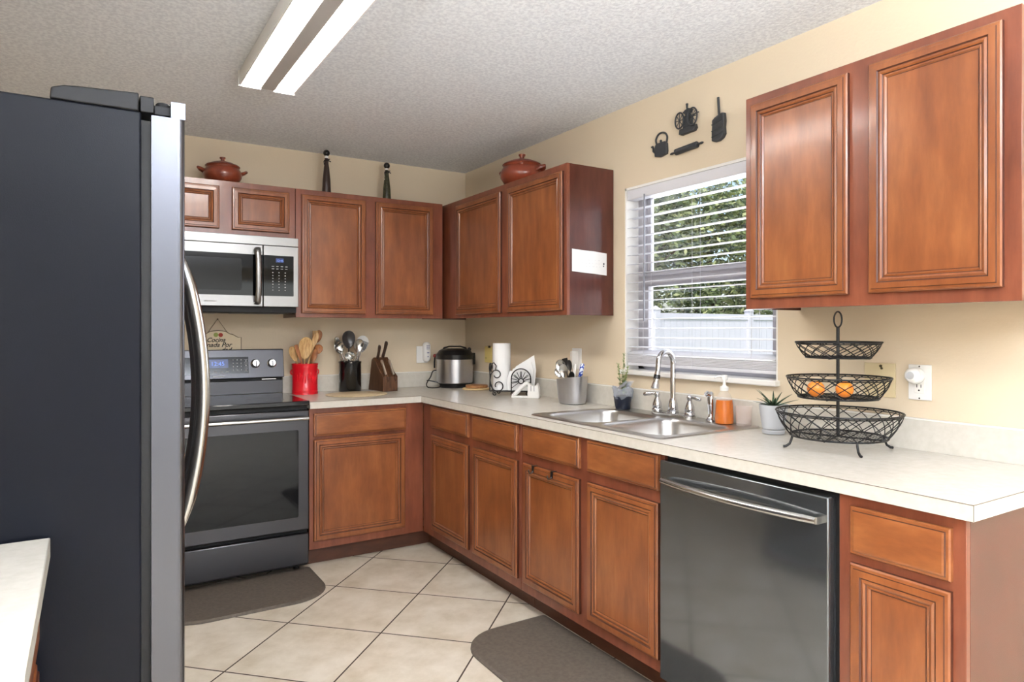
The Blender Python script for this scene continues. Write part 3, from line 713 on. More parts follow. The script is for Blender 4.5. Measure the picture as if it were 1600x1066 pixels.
def fhandle(yc, z0, z1):
    pts = []; rr = []
    for k in range(25):
        t = k/24; pts.append((-2.118+0.062*math.sin(PI*t)**0.8, yc, z0+(z1-z0)*t)); rr.append(0.010+0.014*min(1, math.sin(PI*t)*2.5))
    b = B().m(satin); b.tube(pts, rr, 16, flat=0.75)
    for zz in (z0+0.012, z1-0.012): b.box(-2.144, -2.11, yc-0.012, yc+0.012, zz-0.014, zz+0.014)
    return b
fhandle(m0-0.045, 0.77, 1.515).build('door_handle', fg, OG, sharp=60)
fhandle(m0+0.045, 0.77, 1.515).build('door_handle', fg, OG, sharp=60)
b = B().m(fr_trim)
pr = [(-2.378, 1.7495), (-2.376, 1.772), (-2.355, 1.779), (-2.335, 1.781), (-2.228, 1.787), (-2.228, 1.7495)]
b.loft([[(x, y, z) for x, z in pr] for y in (fy0+0.001, fy0+0.11)])
b.build('hinge_cover', fg, OG, bev=0.003)
b = B().m(fr_trim)
b.box(-2.226, -2.20, fy0+0.012, fy0+0.10, 1.752, 1.785); b.box(-2.20, -2.165, fy0+0.02, fy0+0.07, 1.752, 1.772)
b.lathe([(0.013, 1.746), (0.014, 1.75), (0.014, 1.778), (0.012, 1.781)], (-2.182, fy0+0.035, 0), 18)
b.build('hinge', fg, OG, bev=0.002)

# ------------------------------------------------------------------ ceiling light
cl = thing('fluorescent_ceiling_light', 'white twin-tube fluorescent fixture on the ceiling', 'ceiling light', (-1.64, -1.82, H))
OL = (-1.64, -1.82, H); lx0, lx1, ly0, ly1 = -1.757, -1.523, -2.43, -1.205
b = B().m(lampw)
pr = [(lx0, H), (lx0, H-0.064), (lx0+0.006, H-0.064), (lx0+0.022, H-0.03), (lx0+0.085, H-0.03), (-1.64-0.03, H-0.062), (-1.64+0.03, H-0.062), (lx1-0.085, H-0.03), (lx1-0.022, H-0.03), (lx1-0.006, H-0.064), (lx1, H-0.064), (lx1, H)]
b.loft([[(x, y, z) for x, z in pr] for y in (ly0, ly1)]); b.build('housing', cl, OL)
b = B().m(lampr); b.loft([[(x, y, z) for x, z in ((-1.64-0.042, H-0.054), (-1.64-0.029, H-0.0645), (-1.64+0.029, H-0.0645), (-1.64+0.042, H-0.054))] for y in (ly0+0.01, ly1-0.01)]); b.build('reflector', cl, OL)
for y, s_ in ((ly0, 1), (ly1, -1)):
    b = B().m(lampw)
    pr2 = [(lx0-0.004, H), (lx0-0.004, H-0.068), (lx0+0.09, H-0.068)]+[(-1.64+0.027*math.cos(PI+PI*k/8), H-0.052-0.014*math.sin(PI*k/8)*-1) for k in range(9)]+[(lx1-0.09, H-0.068), (lx1+0.004, H-0.068), (lx1+0.004, H)]
    b.loft([[(x, yy, z) for x, z in pr2] for yy in (y, y+s_*0.008)]); b.build('end_plate', cl, OL)
for xc in (lx0+0.052, lx1-0.052):
    b = B().m(tube); b.tube([(xc, ly0+0.012, H-0.049), (xc, ly1-0.012, H-0.049)], 0.0145, 14); b.build('tube', cl, OL)
# ------------------------------------------------------------------ things on the back worktop
ZC = 0.9145
# red canister
cx, cy = -1.185, -0.13
t = thing('utensil_canister', 'bright red enamel canister full of wooden spoons beside the stove', 'canister', (cx, cy, ZC)); O = (cx, cy, ZC)
b = B().m(redm); Z = ZC
b.lathe([(0.078, Z), (0.0785, Z+.006), (0.076, Z+.009), (0.078, Z+.013), (0.076, Z+.018), (0.078, Z+.024), (0.0755, Z+.028), (0.0755, Z+.16), (0.078, Z+.166), (0.0755, Z+.172), (0.0785, Z+.178), (0.079, Z+.186), (0.074, Z+.187), (0.072, Z+.18), (0.072, Z+.012), (0.001, Z+.01)], (cx, cy, 0), 40, cap1=False)
b.build('body', t, O, sharp=50)
b = B().m(redm)
for k in range(9):
    a = -PI*0.5+0.22*(k-4); r = 0.0765; zz = Z+0.10+0.012*math.sin(k*1.7)
    b.sphere((cx+r*math.cos(a), cy+r*math.sin(a), zz), 0.014, 8, 6, sz=1.6, sx=.35, sy=.35)
b.build('relief', t, O)
for s_ in (-1, 1):
    b = B().m(redm); b.tube([(cx+s_*0.0755, cy, Z+.12), (cx+s_*0.084, cy, Z+.125), (cx+s_*0.085, cy, Z+.14), (cx+s_*0.077, cy, Z+.15)], 0.004, 6); b.build('lug', t, O)
def spoon(name, label, group, base, top, mt, hw, hl, flat=0.35, hr=0.006, slots=0, shape='oval', face=(0, -1, 0), hm=None, cat='spoon'):
    """handle from base up to where the head begins, head centred on top"""
    base, top = Vector(base), Vector(top); d = (top-base).normalized()
    f = Vector(face); f = (f-d*f.dot(d)).normalized(); s_ = d.cross(f).normalized()
    t = thing(name, label, cat, base, group=group); b = B().m(hm or mt)
    neck = top-d*hl*0.9
    b.tube([Vector((0, 0, 0)), (neck-base)*0.6, neck-base], [hr, hr*0.9, hr*0.75], 8); b.build('handle', t)
    b = B().m(mt); c = top-base
    if shape == 'oval':
        out = [(math.sin(a)*hw*(1-0.18*math.cos(a)), math.cos(a)*-hl) for a in [2*PI*k/24 for k in range(24)]]
    elif shape == 'flat':
        out = [(-hw, hl), (-hw*0.95, -hl*0.1), (-hw*0.4, -hl), (hw*0.4, -hl), (hw*0.95, -hl*0.1), (hw, hl)]
    elif shape == 'round':
        out = [(math.sin(a)*hw, math.cos(a)*-hl) for a in [2*PI*k/28 for k in range(28)]]
    rings = []
    th = 0.004
    for sc_, dep in ((0.02, -hw*flat), (0.5, -hw*flat*0.75), (0.85, -hw*flat*0.2), (1.0, 0.0)): rings.append([tuple(c+s_*(x*sc_)+d*(y*sc_)+f*(dep)) for x, y in out])
    for sc_, dep in ((0.97, 0.001), (0.82, -hw*flat*0.2-th*.7), (0.5, -hw*flat*0.75-th), (0.02, -hw*flat-th)): rings.append([tuple(c+s_*(x*sc_)+d*(y*sc_)+f*(dep)) for x, y in out])
    b.loft(rings, True, True, True, True)
    h = b.build('bowl', t, sharp=60)
    if slots:
        b = B().m(blackm)
        for k in range(slots):
            x = (k-(slots-1)/2)*hw*1.5/slots
            q = [c+s_*(x+dx)+d*dy+f*0.0018 for dx, dy in ((-.0022, -hl*.55), (.0022, -hl*.55), (.0022, hl*.55), (-.0022, hl*.55))]
            q2 = [p-f*0.001 for p in q]; b.loft([[tuple(p) for p in q], [tuple(p) for p in q2]])
        b.build('slots', h)
    return t
G = 'wooden spoons in the red canister'
zb = ZC+0.014
spoon('wooden_spoon', 'large pale wooden spoon with wide oval bowl in the red canister', G, (cx-.01, cy+.02, zb), (cx-.002, cy-.02, 1.195), bamboo, 0.042, 0.07, 0.25)
spoon('wooden_spoon', 'tall narrow light wooden spoon leaning right in the red canister', G, (cx-.02, cy+.02, zb), (cx+.068, cy+.02, 1.245), bamboo, 0.018, 0.05, 0.2, 0.008)
spoon('wooden_spoon', 'brown wooden ladle with small round bowl low at the right of the red canister', G, (cx-.03, cy, zb), (cx+.092, cy+.03, 1.185), spoonwood, 0.026, 0.032, 0.45)
spoon('wooden_spoon', 'dark brown wooden spoon at the upper right of the red canister', G, (cx-.01, cy+.04, zb), (cx+.098, cy+.06, 1.265), spoonwood, 0.024, 0.042, 0.4)
spoon('wooden_spoon', 'light wooden spoon leaning left out of the red canister', G, (cx+.02, cy+.01, zb), (cx-.07, cy-.01, 1.16), bamboo, 0.024, 0.05, 0.3)
spoon('wooden_spoon', 'thin wooden spatula crossing at the left front of the red canister', G, (cx+.035, cy-.02, zb), (cx-.05, cy-.045, 1.165), spoonwood, 0.011, 0.055, 0.1, shape='flat')
spoon('wooden_spoon', 'short brown wooden spoon at the right front edge of the red canister', G, (cx, cy-.02, zb), (cx+.05, cy-.03, 1.145), spoonwood, 0.017, 0.045, 0.3)
# block handle with square butt end
b = B().m(bamboo); b.tube([(cx-.005, cy+.045, zb), (cx+.075, cy+.05, 1.235)], 0.008, 8); b.loft([[(x, y, 1.235) for x, y in rrect(cx+.058, cx+.092, cy+.04, cy+.06, .004)], [(x+.005, y, 1.302) for x, y in rrect(cx+.058, cx+.092, cy+.04, cy+.06, .004)]])
tag(b.build('wooden_paddle', sharp=40), 'square-ended pale wooden paddle, tallest thing in the red canister', 'spatula')
# black crock
cx, cy = -0.895, -0.115
b = B().m(crockm); b.lathe([(0.068, ZC), (0.0705, ZC+.004), (0.0705, ZC+.178), (0.0725, ZC+.184), (0.0725, ZC+.192), (0.067, ZC+.193), (0.065, ZC+.18), (0.065, ZC+.01), (0.001, ZC+.008)], (cx, cy, 0), 40, cap1=False)
tag(b.build('utensil_crock', sharp=50), 'glossy black ceramic crock holding metal utensils on the back worktop', 'crock')
G = 'metal utensils in the black crock'
spoon('metal_ladle', 'deep steel ladle at the left of the black crock', G, (cx+.03, cy, zb), (cx-.075, cy-.02, 1.195), satin, 0.038, 0.04, 0.8, 0.004, face=(0.3, -1, .2), cat='ladle')
spoon('serving_spoon', 'big dark nylon serving spoon, tallest in the black crock', G, (cx, cy+.02, zb), (cx-.005, cy+.01, 1.245), mat('dark_nylon', (52, 50, 50), 0.3), 0.042, 0.058, 0.4, 0.006)
spoon('serving_spoon', 'shiny steel spoon with oval bowl at the centre right of the black crock', G, (cx, cy-.01, zb), (cx+.045, cy-.035, 1.205), satin, 0.031, 0.045, 0.45, 0.004)
spoon('skimmer', 'round white nylon skimmer leaning right out of the black crock', G, (cx-.02, cy+.03, zb), (cx+.095, cy+.035, 1.225), plastw, 0.042, 0.046, 0.15, 0.005, shape='round')
spoon('slotted_turner', 'grey slotted turner in front of the white skimmer', G, (cx-.02, cy, zb), (cx+.082, cy-.01, 1.20), mat('grey_nylon', (140, 140, 140), 0.4), 0.028, 0.036, 0.05, 0.004, slots=5, shape='flat', cat='turner')
spoon('steel_whisk_spoon', 'steel spoon with pointed tip standing behind the ladle', G, (cx-.01, cy+.03, zb), (cx-.07, cy+.03, 1.215), satin, 0.02, 0.05, 0.3, 0.004)
spoon('measuring_ladle', 'small steel measuring cup hanging low in the middle of the black crock', G, (cx, cy-.03, zb), (cx-.018, cy-.05, 1.145), satin, 0.032, 0.026, 0.8, 0.004, shape='round', cat='measuring cup')
# potato masher wires
b = B().m(chrome)
for k in range(3):
    o_ = 0.012*k; b.tube([(cx+.0+o_, cy-.04, zb+.02), (cx+.01+o_, cy-.045, 1.12), (cx+.022+o_*.6, cy-.05, 1.15), (cx+.034+o_*.3, cy-.045, 1.12), (cx+.02+o_, cy-.04, zb+.02)], 0.0025, 6)
tag(b.build('wire_whisk'), 'looped wire whisk low at the front of the black crock', 'whisk', G)
# knife block
kx, ky = -0.69, -0.165
t = thing('knife_block', 'walnut-brown slanted knife block on the back worktop beside the black crock', 'knife block', (kx, ky, ZC), math.radians(8))
b = B().m(walnut)
b.prism([(-.105, 0), (.095, 0), (.095, .095), (.05, .125), (-.035, .215), (-.062, .20)], -0.052, 0.052, 'yz')
# yz plane prism: (y,z) profile, x thickness -> front step toward -y
b.bm.transform(Matrix.Rotation(PI, 4, 'Z')) if False else None
blk = b.build('block', t, xf=Matrix.Scale(-1, 4, (0, 1, 0)), bev=0.003)
def knife(x, y, z, ln, r, ang, label, mt=kniveh, riv=True, roll=0):
    t2 = thing('kitchen_knife', label, 'knife', (0, 0, 0), group='knives in the walnut block')
    M_ = Matrix.Translation((kx, ky, ZC)) @ Matrix.Rotation(math.radians(8), 4, 'Z') @ Matrix.Translation((x, y, z)) @ Matrix.Rotation(ang, 4, 'X') @ Matrix.Rotation(roll, 4, 'Y')
    t2.matrix_world = M_
    t2.location = M_.to_translation(); t2.rotation_euler = M_.to_euler()
    b = B().m(mt); sec = lambda s1, s2, z_, oy: [(s1*math.cos(2*PI*k/12), oy+s2*math.sin(2*PI*k/12), z_) for k in range(12)]
    b.loft([sec(r*.7, r*1.0, 0.0, 0), sec(r*.8, r*1.15, ln*.2, .001), sec(r*.75, r*1.05, ln*.6, -.001), sec(r*.85, r*1.35, ln*.9, .001), sec(r*.6, r*1.0, ln, .002)], smooth=True); b.build('handle', t2, sharp=50)
    b = B().m(satin); b.box(-.001, .001, -r, r, -0.05, 0.001); b.build('blade', t2)
    return t2
tip = -math.radians(-22)
knife(-.024, .035, .195, .105, .011, math.radians(-24)*-1, 'knife with dark handle rising from the top of the block, shorter of the upper two', roll=-.05)
knife(.018, .045, .20, .125, .012, math.radians(-24)*-1, 'longest dark-handled knife at the top of the block', roll=.03)
for x, lab in ((-.028, 'steel-trimmed steak knife lying in the front step of the block, toward the crock'), (.026, 'steel-trimmed steak knife in the front step of the block, toward the wall socket')):
    knife(x, -.088, .105, .11, .0095, math.radians(-33), lab, mt=mat('steel_riveted_handle', (176, 164, 148), 0.3, 0.6))
# round board
b = B().m(boardm); b.lathe([(0.16, ZC), (0.165, ZC+.002), (0.166, ZC+.0045), (0.163, ZC+.006), (0.001, ZC+.0062)], (-0.935, -0.36, 0), 48, sx=1.12)
tag(b.build('round_board', sharp=40), 'thin pale round board lying flat in front of the black crock', 'cutting board')
# plug-in device + plate at the back wall
t = thing('plug_in_device', 'white rounded plug-in device with small grey marks on the back wall near the rice cooker', 'plug-in device', (-0.315, -0.012, 1.08)); O = (-0.315, -0.012, 1.08)
b = B().m(plastw); prof = rrect(-0.342, -0.290, 1.085, 1.222, 0.0255, 8)
def inset(pf, d, cxx, cz, hx, hz): return [(cxx+(x-cxx)*(hx-d)/hx, cz+(z-cz)*(hz-d)/hz) for x, z in pf]
rings = []
for d, y in ((0, -0.009), (0, -0.03), (0.004, -0.038), (0.012, -0.042)): rings.append([(x, y, z) for x, z in inset(prof, d, -0.316, 1.1535, 0.026, 0.0685)])
b.loft(rings, smooth=True); b.build('shell', t, O, sharp=50)
b = B().m(mat('slate_blue_mark', (96, 104, 150), 0.5))
for i in range(3):
    for j in range(2): b.box(-0.325+j*0.013, -0.318+j*0.013, -0.0428, -0.0415, 1.172+i*0.011, 1.178+i*0.011)
b.box(-0.322, -0.306, -0.0428, -0.0415, 1.145, 1.151); b.box(-0.319, -0.311, -0.0428, -0.0415, 1.118, 1.124)
b.build('markings', t, O)
b = B().m(plastw); b.box(-0.385, -0.30, -0.008, -0.0005, 1.078, 1.195); tag(b.build('outlet_plate', bev=0.002), 'white wall plate partly covered by the rounded plug-in device', 'outlet')
# rice cooker
rx, ry = -0.175, -0.175
t = thing('rice_cooker', 'steel and black electric rice cooker in the back corner of the worktop', 'rice cooker', (rx, ry, ZC)); O = (rx, ry, ZC)
b = B().m(satin if False else steelv); b.lathe([(0.118, ZC+.03), (0.125, ZC+.034), (0.126, ZC+.1), (0.126, ZC+.195)], (rx, ry, 0), 48); b.build('body', t, O, sharp=40)
b = B().m(blackp); b.lathe([(0.103, ZC), (0.106, ZC+.004), (0.108, ZC+.022), (0.119, ZC+.031)], (rx, ry, 0), 40); b.build('base', t, O)
b = B().m(blackp); b.lathe([(0.127, ZC+.192), (0.1305, ZC+.197), (0.131, ZC+.222), (0.122, ZC+.232), (0.108, ZC+.252), (0.088, ZC+.262), (0.05, ZC+.266), (0.001, ZC+.267)], (rx, ry, 0), 48); b.build('lid', t, O, sharp=28)
ang = -2.2
ux, uy = math.cos(-0.56), math.sin(-0.56)
b = B().m(blackp)
b.tube([(rx-ux*.085, ry-uy*.085, ZC+.25), (rx-ux*.075, ry-uy*.075, ZC+.268), (rx-ux*.04, ry-uy*.04, ZC+.279), (rx+ux*.04, ry+uy*.04, ZC+.279), (rx+ux*.075, ry+uy*.075, ZC+.268), (rx+ux*.085, ry+uy*.085, ZC+.25)], [.012, .011, .008, .008, .011, .012], 8, flat=.6)
b.build('lid_handle', t, O)
b = B().m(blackp); b.sphere((rx+ux*.10, ry+uy*.10, ZC+.26), 0.013, 10, 6); b.box(rx+ux*.126-.012, rx+ux*.126+.012, ry+uy*.126-.012, ry+uy*.126+.012, ZC+.155, ZC+.235); b.build('latch', t, O, bev=.003)
b = B().m(mat('red_brown_knob', (120, 40, 36), 0.4)); b.sphere((rx-ux*.137, ry-uy*.137, ZC+.214), 0.013, 10, 8); b.build('side_knob', t, O)
b = B().m(blackp)
b.tube([(rx-ux*.137, ry-uy*.137, ZC+.21), (rx-ux*.14, ry-uy*.14, ZC+.17), (rx-ux*.14, ry-uy*.14, ZC+.13)], 0.006, 6)
b.tube(cr([(-.295, -.13, 1.03), (-.325, -.14, 1.025), (-.345, -.15, .99), (-.375, -.16, .955), (-.385, -.17, .935), (-.375, -.18, .920), (-.33, -.2, .918), (-.29, -.19, .925), (-.29, -.17, .945), (-.33, -.15, .958), (-.37, -.14, .965)]), 0.004, 6)
b.build('power_cord', t, O)
# trivets
b = B().m(trivetp); b.lathe([(0.088, ZC), (0.092, ZC+.003), (0.092, ZC+.009), (0.088, ZC+.011), (0.001, ZC+.011)], (-0.145, -0.425, 0), 40); tag(b.build('round_trivet', sharp=40), 'pale round wooden trivet, lower of the stacked pair beside the rice cooker', 'trivet', 'round trivets by the rice cooker')
b = B().m(trivetw); b.lathe([(0.070, ZC+.0115), (0.074, ZC+.015), (0.074, ZC+.027), (0.070, ZC+.030), (0.001, ZC+.030)], (-0.135, -0.415, 0), 40); tag(b.build('round_trivet', sharp=40), 'thicker brown round wooden trivet on top of the pale one', 'trivet', 'round trivets by the rice cooker')
# yellow plate behind the towel roll
t = thing('wall_plate', 'pale yellow wall plate with dark slots behind the paper towel roll', 'outlet', (0, -0.345, 1.085)); O = (0, -0.345, 1.085)
b = B().m(yellowp); b.box(-0.012, -0.0005, -0.386, -0.302, 1.085, 1.195); b.build('plate', t, O, bev=.003)
b = B().m(blackm)
for zz in (1.108, 1.118): b.box(-0.0135, -0.012, -0.325, -0.319, zz, zz+.005)
b.box(-.022, -.0125, -.384, -.368, 1.186, 1.2); b.build('slots', t, O)

# ------------------------------------------------------------------ towel and napkin holder
hx, hy, hr_ = -0.172, -0.915, math.radians(-42)
t = thing('napkin_holder', 'black scrolled wire holder with a sunburst arch for towels and napkins', 'napkin holder', (hx, hy, ZC), hr_)
b = B().m(iron); zf = .03
b.tube([(-.125, -.045, zf), (.125, -.045, zf), (.125, .075, zf), (-.125, .075, zf)], .0035, 6, True); b.tube([(0, -.045, zf), (0, .075, zf)], .003, 6)
for k in range(4): b.tube([(-.125, -.02+.025*k, zf), (.125, -.02+.025*k, zf)], .002, 5)
b.build('base_frame', t)
for fx, fy in ((-.095, -.05), (.015, -.05), (.105, -.05), (-.095, .08), (.105, .08)):
    b = B().m(iron); b.tube([(fx+.014*(1-k/22)*math.cos(k*.42+1.4), fy, .0165+.0135*(1-k/30)*math.sin(k*.42+1.4)) for k in range(20)], .0032, 6); b.build('scroll_foot', t)
def spiral(cx, cz, r0, r1, a0, a1, y, n=22): return [(cx+(r0+(r1-r0)*k/n)*math.cos(a0+(a1-a0)*k/n), y, cz+(r0+(r1-r0)*k/n)*math.sin(a0+(a1-a0)*k/n)) for k in range(n+1)]
b = B().m(iron); y = -.047
b.tube([(-.098, y, .031), (-.118, y, .06), (-.124, y, .095), (-.118, y, .13), (-.103, y, .15)]+spiral(-.084, .128, .027, .016, PI*.62, -PI*.9, y)[1:], .0035, 6)
b.tube([(-.118, y, .07)]+[(-.108, y, .042), (-.09, y, .032)]+spiral(-.073, .062, .031, .018, -PI*.45, PI*1.15, y)[1:], .0035, 6)
b.build('front_scroll', t)
b = B().m(iron); 
b.tube([(-.1255, y, .031), (-.1255, -.04, .12)]+[(-.1255, -.03+.028*math.cos(PI-.25*k), .165+.03*math.sin(PI-.25*k)) for k in range(13)]+[(-.1255, -.01, .14)], .0035, 6)
b.tube([(-.1265, .07, .031), (-.1265, .06, .14), (-.1265, .04, .185), (-.1265, .02, .16)], .0035, 6)
b.tube([(-.1265, -.03, .15), (-.118, y, .19), (-.10, y, .198), (-.086, y, .18), (-.092, y, .155)], .0035, 6)
b.build('end_scroll', t)
b = B().m(iron); wx, wz, wr = .062, .103, .058
b.tube([(wx-wr, y, .031), (wx-wr, y, wz)]+[(wx-wr*math.cos(PI*k/14), y, wz+wr*math.sin(PI*k/14)*1.05) for k in range(1, 14)]+[(wx+wr, y, wz), (wx+wr, y, .031)], .0038, 6)
b.tube([(wx+.015*math.cos(2*PI*k/16), y, wz-.012+.015*math.sin(2*PI*k/16)) for k in range(16)], .003, 6, True)
for k in range(11):
    a = -PI*0.2+PI*1.4*k/10; a2 = a+.07; a1 = a-.07
    if a < 0.02 or a > PI-.02: R_ = wr/abs(math.cos(a))
    else: R_ = wr
    R_ = min(R_, .075)
    p = lambda aa, rr: (wx+rr*math.cos(aa), y, wz-.012+rr*math.sin(aa))
    b.tube([p(a1, .016), p(a1, R_*.9), p(a, R_*.97), p(a2, R_*.9), p(a2, .016)] if k % 2 else [p(a, .015), p(a, R_*1.0)], .002, 5)
b.build('sunburst', t)
Mh = Matrix.Translation((hx, hy, ZC)) @ Matrix.Rotation(hr_, 4, 'Z')
def hw(p): return Mh @ Vector(p)
c = hw((-.066, .02, 0))
t = thing('paper_towel_roll', 'upright white paper towel roll standing in the black wire holder', 'paper towel roll', (c.x, c.y, ZC+.034))
b = B().m(paperm); pr = [(0.052, 0), (0.0535, .003), (0.0535, .276), (0.052, .279), (0.021, .279), (0.0205, .2785), (.0205, .004), (.052, 0)]
b.lathe([(0.0535, .0), (0.0535, .278), (0.021, .279), (0.0205, .0)], (0, 0, 0), 36, cap0=False, cap1=False)
b.loft([[(0.0536*math.cos(a), .0536*math.sin(a), z) for z in (0, .278)] + [(0.0555*math.cos(a), .0555*math.sin(a), z) for z in (.278, 0)] for a in (3.7, 4.1, 4.5)])
b.build('sheets', t, sharp=40)
b = B().m(mat('cardboard', (168, 138, 104), 0.8)); b.lathe([(0.0204, .001), (0.0204, .2795), (0.0185, .2795), (0.0185, .001)], (0, 0, 0), 24, cap0=False, cap1=False); b.build('core', t)
for k, (dx, dy, tl, lab) in enumerate(((.03, -.018, .0, 'front white paper napkin in the wire holder'), (.045, -.006, .1, 'middle white paper napkin fanned in the wire holder'), (.058, .006, .25, 'back white paper napkin whose corner rises highest in the holder'))):
    b = B().m(paperm); x0 = -.055; x1 = .07
    prof = [(x0, 0), (x1, 0), (x1+.01, .12), (x1, .128+.04*k), (x0+.01, .115+.012*k), (x0-.005, .06)]
    n_ = 3; b.loft([[(x+.003*math.sin(z*60), y_+tl*.05*z, z) for x, z in prof] for y_ in (-.004, .0, .004)])
    c = hw((dx+.004, dy-.004+.004*k, .034)); o = b.build('paper_napkin', sharp=40); o.location = c; o.rotation_euler = (0, 0, hr_-.03*k); tag(o, lab, 'napkin', 'white napkins in the wire holder')
# knife sharpener
t = thing('knife_sharpener', 'white plastic hand-held knife sharpener with a looped handle in front of the wire holder', 'knife sharpener', (-0.165, -1.065, ZC), math.radians(-48))
b = B().m(plastw)
b.tube([(-.085, 0, .008), (-.06, 0, .03), (-.03, 0, .062), (-.005, 0, .082), (.012, 0, .086)], [.010, .013, .013, .012, .010], 10)
b.box(-.088, .075, -.018, .018, 0, .011); b.build('handle', t, sharp=50, bev=.002)
b = B().m(plastw); b.prism([(.008, .008), (.078, .008), (.075, .06), (.066, .088), (.060, .074), (.045, .07), (.03, .072), (.02, .084), (.01, .086)], -.018, .018, 'xz'); b.build('grinding_head', t, bev=.003)
b = B().m(mat('grey_slot', (140, 142, 148), 0.5))
for xx in (.03, .048): b.box(xx-.002, xx+.002, -.0186, -.017, .04, .071)
b.build('slots', t)
# ------------------------------------------------------------------ cutlery caddy
qx, qy = -0.128, -1.45
t = thing('cutlery_caddy', 'oval brushed steel caddy crammed with cutlery behind the sink corner', 'utensil holder', (qx, qy, ZC)); O = (qx, qy, ZC)
b = B().m(steelv); prof = [(.055, 0), (.066, .004), (.072, .03), (.079, .13), (.080, .137), (.077, .137), (.070, .03), (.06, .010), (.001, .009)]
rings = []
for r, h in prof:
    rings.append([(qx+r*.95*math.cos(a), qy+r*math.sin(a)*1.22, ZC+h+(0.012*math.sin(-a)*(h/.137))) for a in [2*PI*k/40 for k in range(40)]])
b.loft(rings, smooth=True, cap1=False); b.build('body', t, O, sharp=50)
G = 'cutlery in the steel caddy'
zb = ZC+.012; dk = mat('dark_utensil', (30, 29, 28), 0.35)
F = (-1, -.5, 0)
spoon('table_spoon', 'large steel spoon bowl leaning out at the corner side of the steel caddy', G, (qx-.01, qy-.01, zb), (qx-.035, qy+.05, 1.105), satin, .03, .044, .4, .003, face=F)
spoon('table_spoon', 'small steel spoon tipped lowest over the rim of the steel caddy', G, (qx, qy-.01, zb), (qx-.03, qy+.078, 1.075), satin, .024, .03, .4, .003, face=F)
spoon('table_spoon', 'upright steel spoon in the middle front of the steel caddy', G, (qx-.01, qy, zb), (qx-.045, qy+.012, 1.085), satin, .026, .042, .4, .003, face=F)
spoon('dark_peeler', 'black-handled peeler with bent head in the steel caddy', G, (qx, qy-.01, zb), (qx-.02, qy+.028, 1.12), dk, .017, .036, .2, .004, shape='flat', face=F, cat='peeler')
spoon('dark_spoon', 'slim black utensil beside the peeler in the steel caddy', G, (qx, qy-.02, zb), (qx-.02, qy-.004, 1.118), dk, .015, .03, .3, .004, face=F)
spoon('dark_spoon', 'black plastic spoon resting against the rim toward the plant', G, (qx-.01, qy+.03, zb), (qx-.03, qy-.035, 1.06), dk, .017, .032, .3, .004, face=F)
b = B().m(clearp); 
b.loft([[(x, y, z) for x, z in rrect(-.024, .024, 0.0, .19, .008, 3)] for y in (-.0015, .0015)]); o = b.build('clear_scraper'); o.location = (qx+.015, qy+.0, ZC+.09); o.rotation_euler = (0.0, 0, math.radians(-62)); tag(o, 'clear flat plastic scraper, tallest item in the steel caddy', 'scraper')
o.parent = None
b = B().m(whitem); b.tube([(0, 0, 0), (0, 0, .17), (.004, 0, .2)], [.008, .010, .006], 8, flat=.5); o = b.build('white_spatula'); o.location = (qx, qy-.012, zb); o.rotation_euler = (0.06, .0, 0); tag(o, 'white plastic handle between the clear scraper and the blue handle', 'spatula')
t = thing('porcelain_server', 'cake server with blue and white patterned porcelain handle in the steel caddy', 'cake server', (qx+.005, qy-.02, zb), rot=(math.radians(18), 0, 0))
b = B().m(satin); b.tube([(0, 0, 0), (0, 0, .13)], .004, 6); b.build('shank', t)
b = B().m(bluew); b.tube([(0, 0, .12), (0, 0, .14), (0, 0, .17), (0, 0, .205), (0, 0, .215)], [.006, .010, .011, .012, .006], 12); b.build('handle', t)
# plates behind the caddy
t = thing('outlet_plate', 'white wall plate low on the wall behind the steel caddy', 'outlet', (0, -1.33, 1.09))
b = B().m(plastw); b.box(-.008, -.0005, -.04, .04, 0, .115); b.build('plate', t, bev=.002)
# ------------------------------------------------------------------ herb pot
px_, py_ = -0.088, -1.81
t = thing('potted_herb', 'thin herb seedling in a dark wrapped plastic pot at the sink corner', 'potted plant', (px_, py_, .92)); O = (px_, py_, .92)
b = B().m(bluepot); rings = []
for r, h in ((.034, 0), (.036, .004), (.040, .03), (.044, .055), (.045, .062), (.042, .060), (.04, .03)):
    rings.append([(px_+r*(1+.05*math.sin(5*a+h*60))*math.cos(a), py_+r*(1+.05*math.sin(4*a+h*90))*math.sin(a), .92+h) for a in [2*PI*k/28 for k in range(28)]])
b.loft(rings, smooth=True); b.build('pot', t, O, sharp=60)
b = B().m(foilm); rings = []
for r, h in ((.046, .055), (.047, .075), (.050, .095), (.045, .106), (.038, .104)):
    rings.append([(px_+r*(1+.13*math.sin(7*a+h*80))*math.cos(a), py_+r*(1+.12*math.sin(6*a+h*50))*math.sin(a), .92+h+.008*math.sin(3*a)) for a in [2*PI*k/36 for k in range(36)]])
b.loft(rings, cap0=False, cap1=False); b.build('plastic_wrap', t, O, sharp=30)
b = B().m(foilm)
for k in range(3): b.loft([[(px_+.03*math.cos(a_)+.01*j, py_-.015*k+.02*math.sin(a_), .92+.1+.012*j+.006*k) for a_ in (0.2, 1.2, 2.4, 3.6)] for j in range(3)], False, False, False)
b.build('wrap_fold', t, O)
b = B().m(soil); b.lathe([(.040, .985), (.001, .99)], (px_, py_, 0), 20, cap0=True, cap1=False); b.build('soil', t, O)
b = B().m(herbm); rnd = random.Random(5)
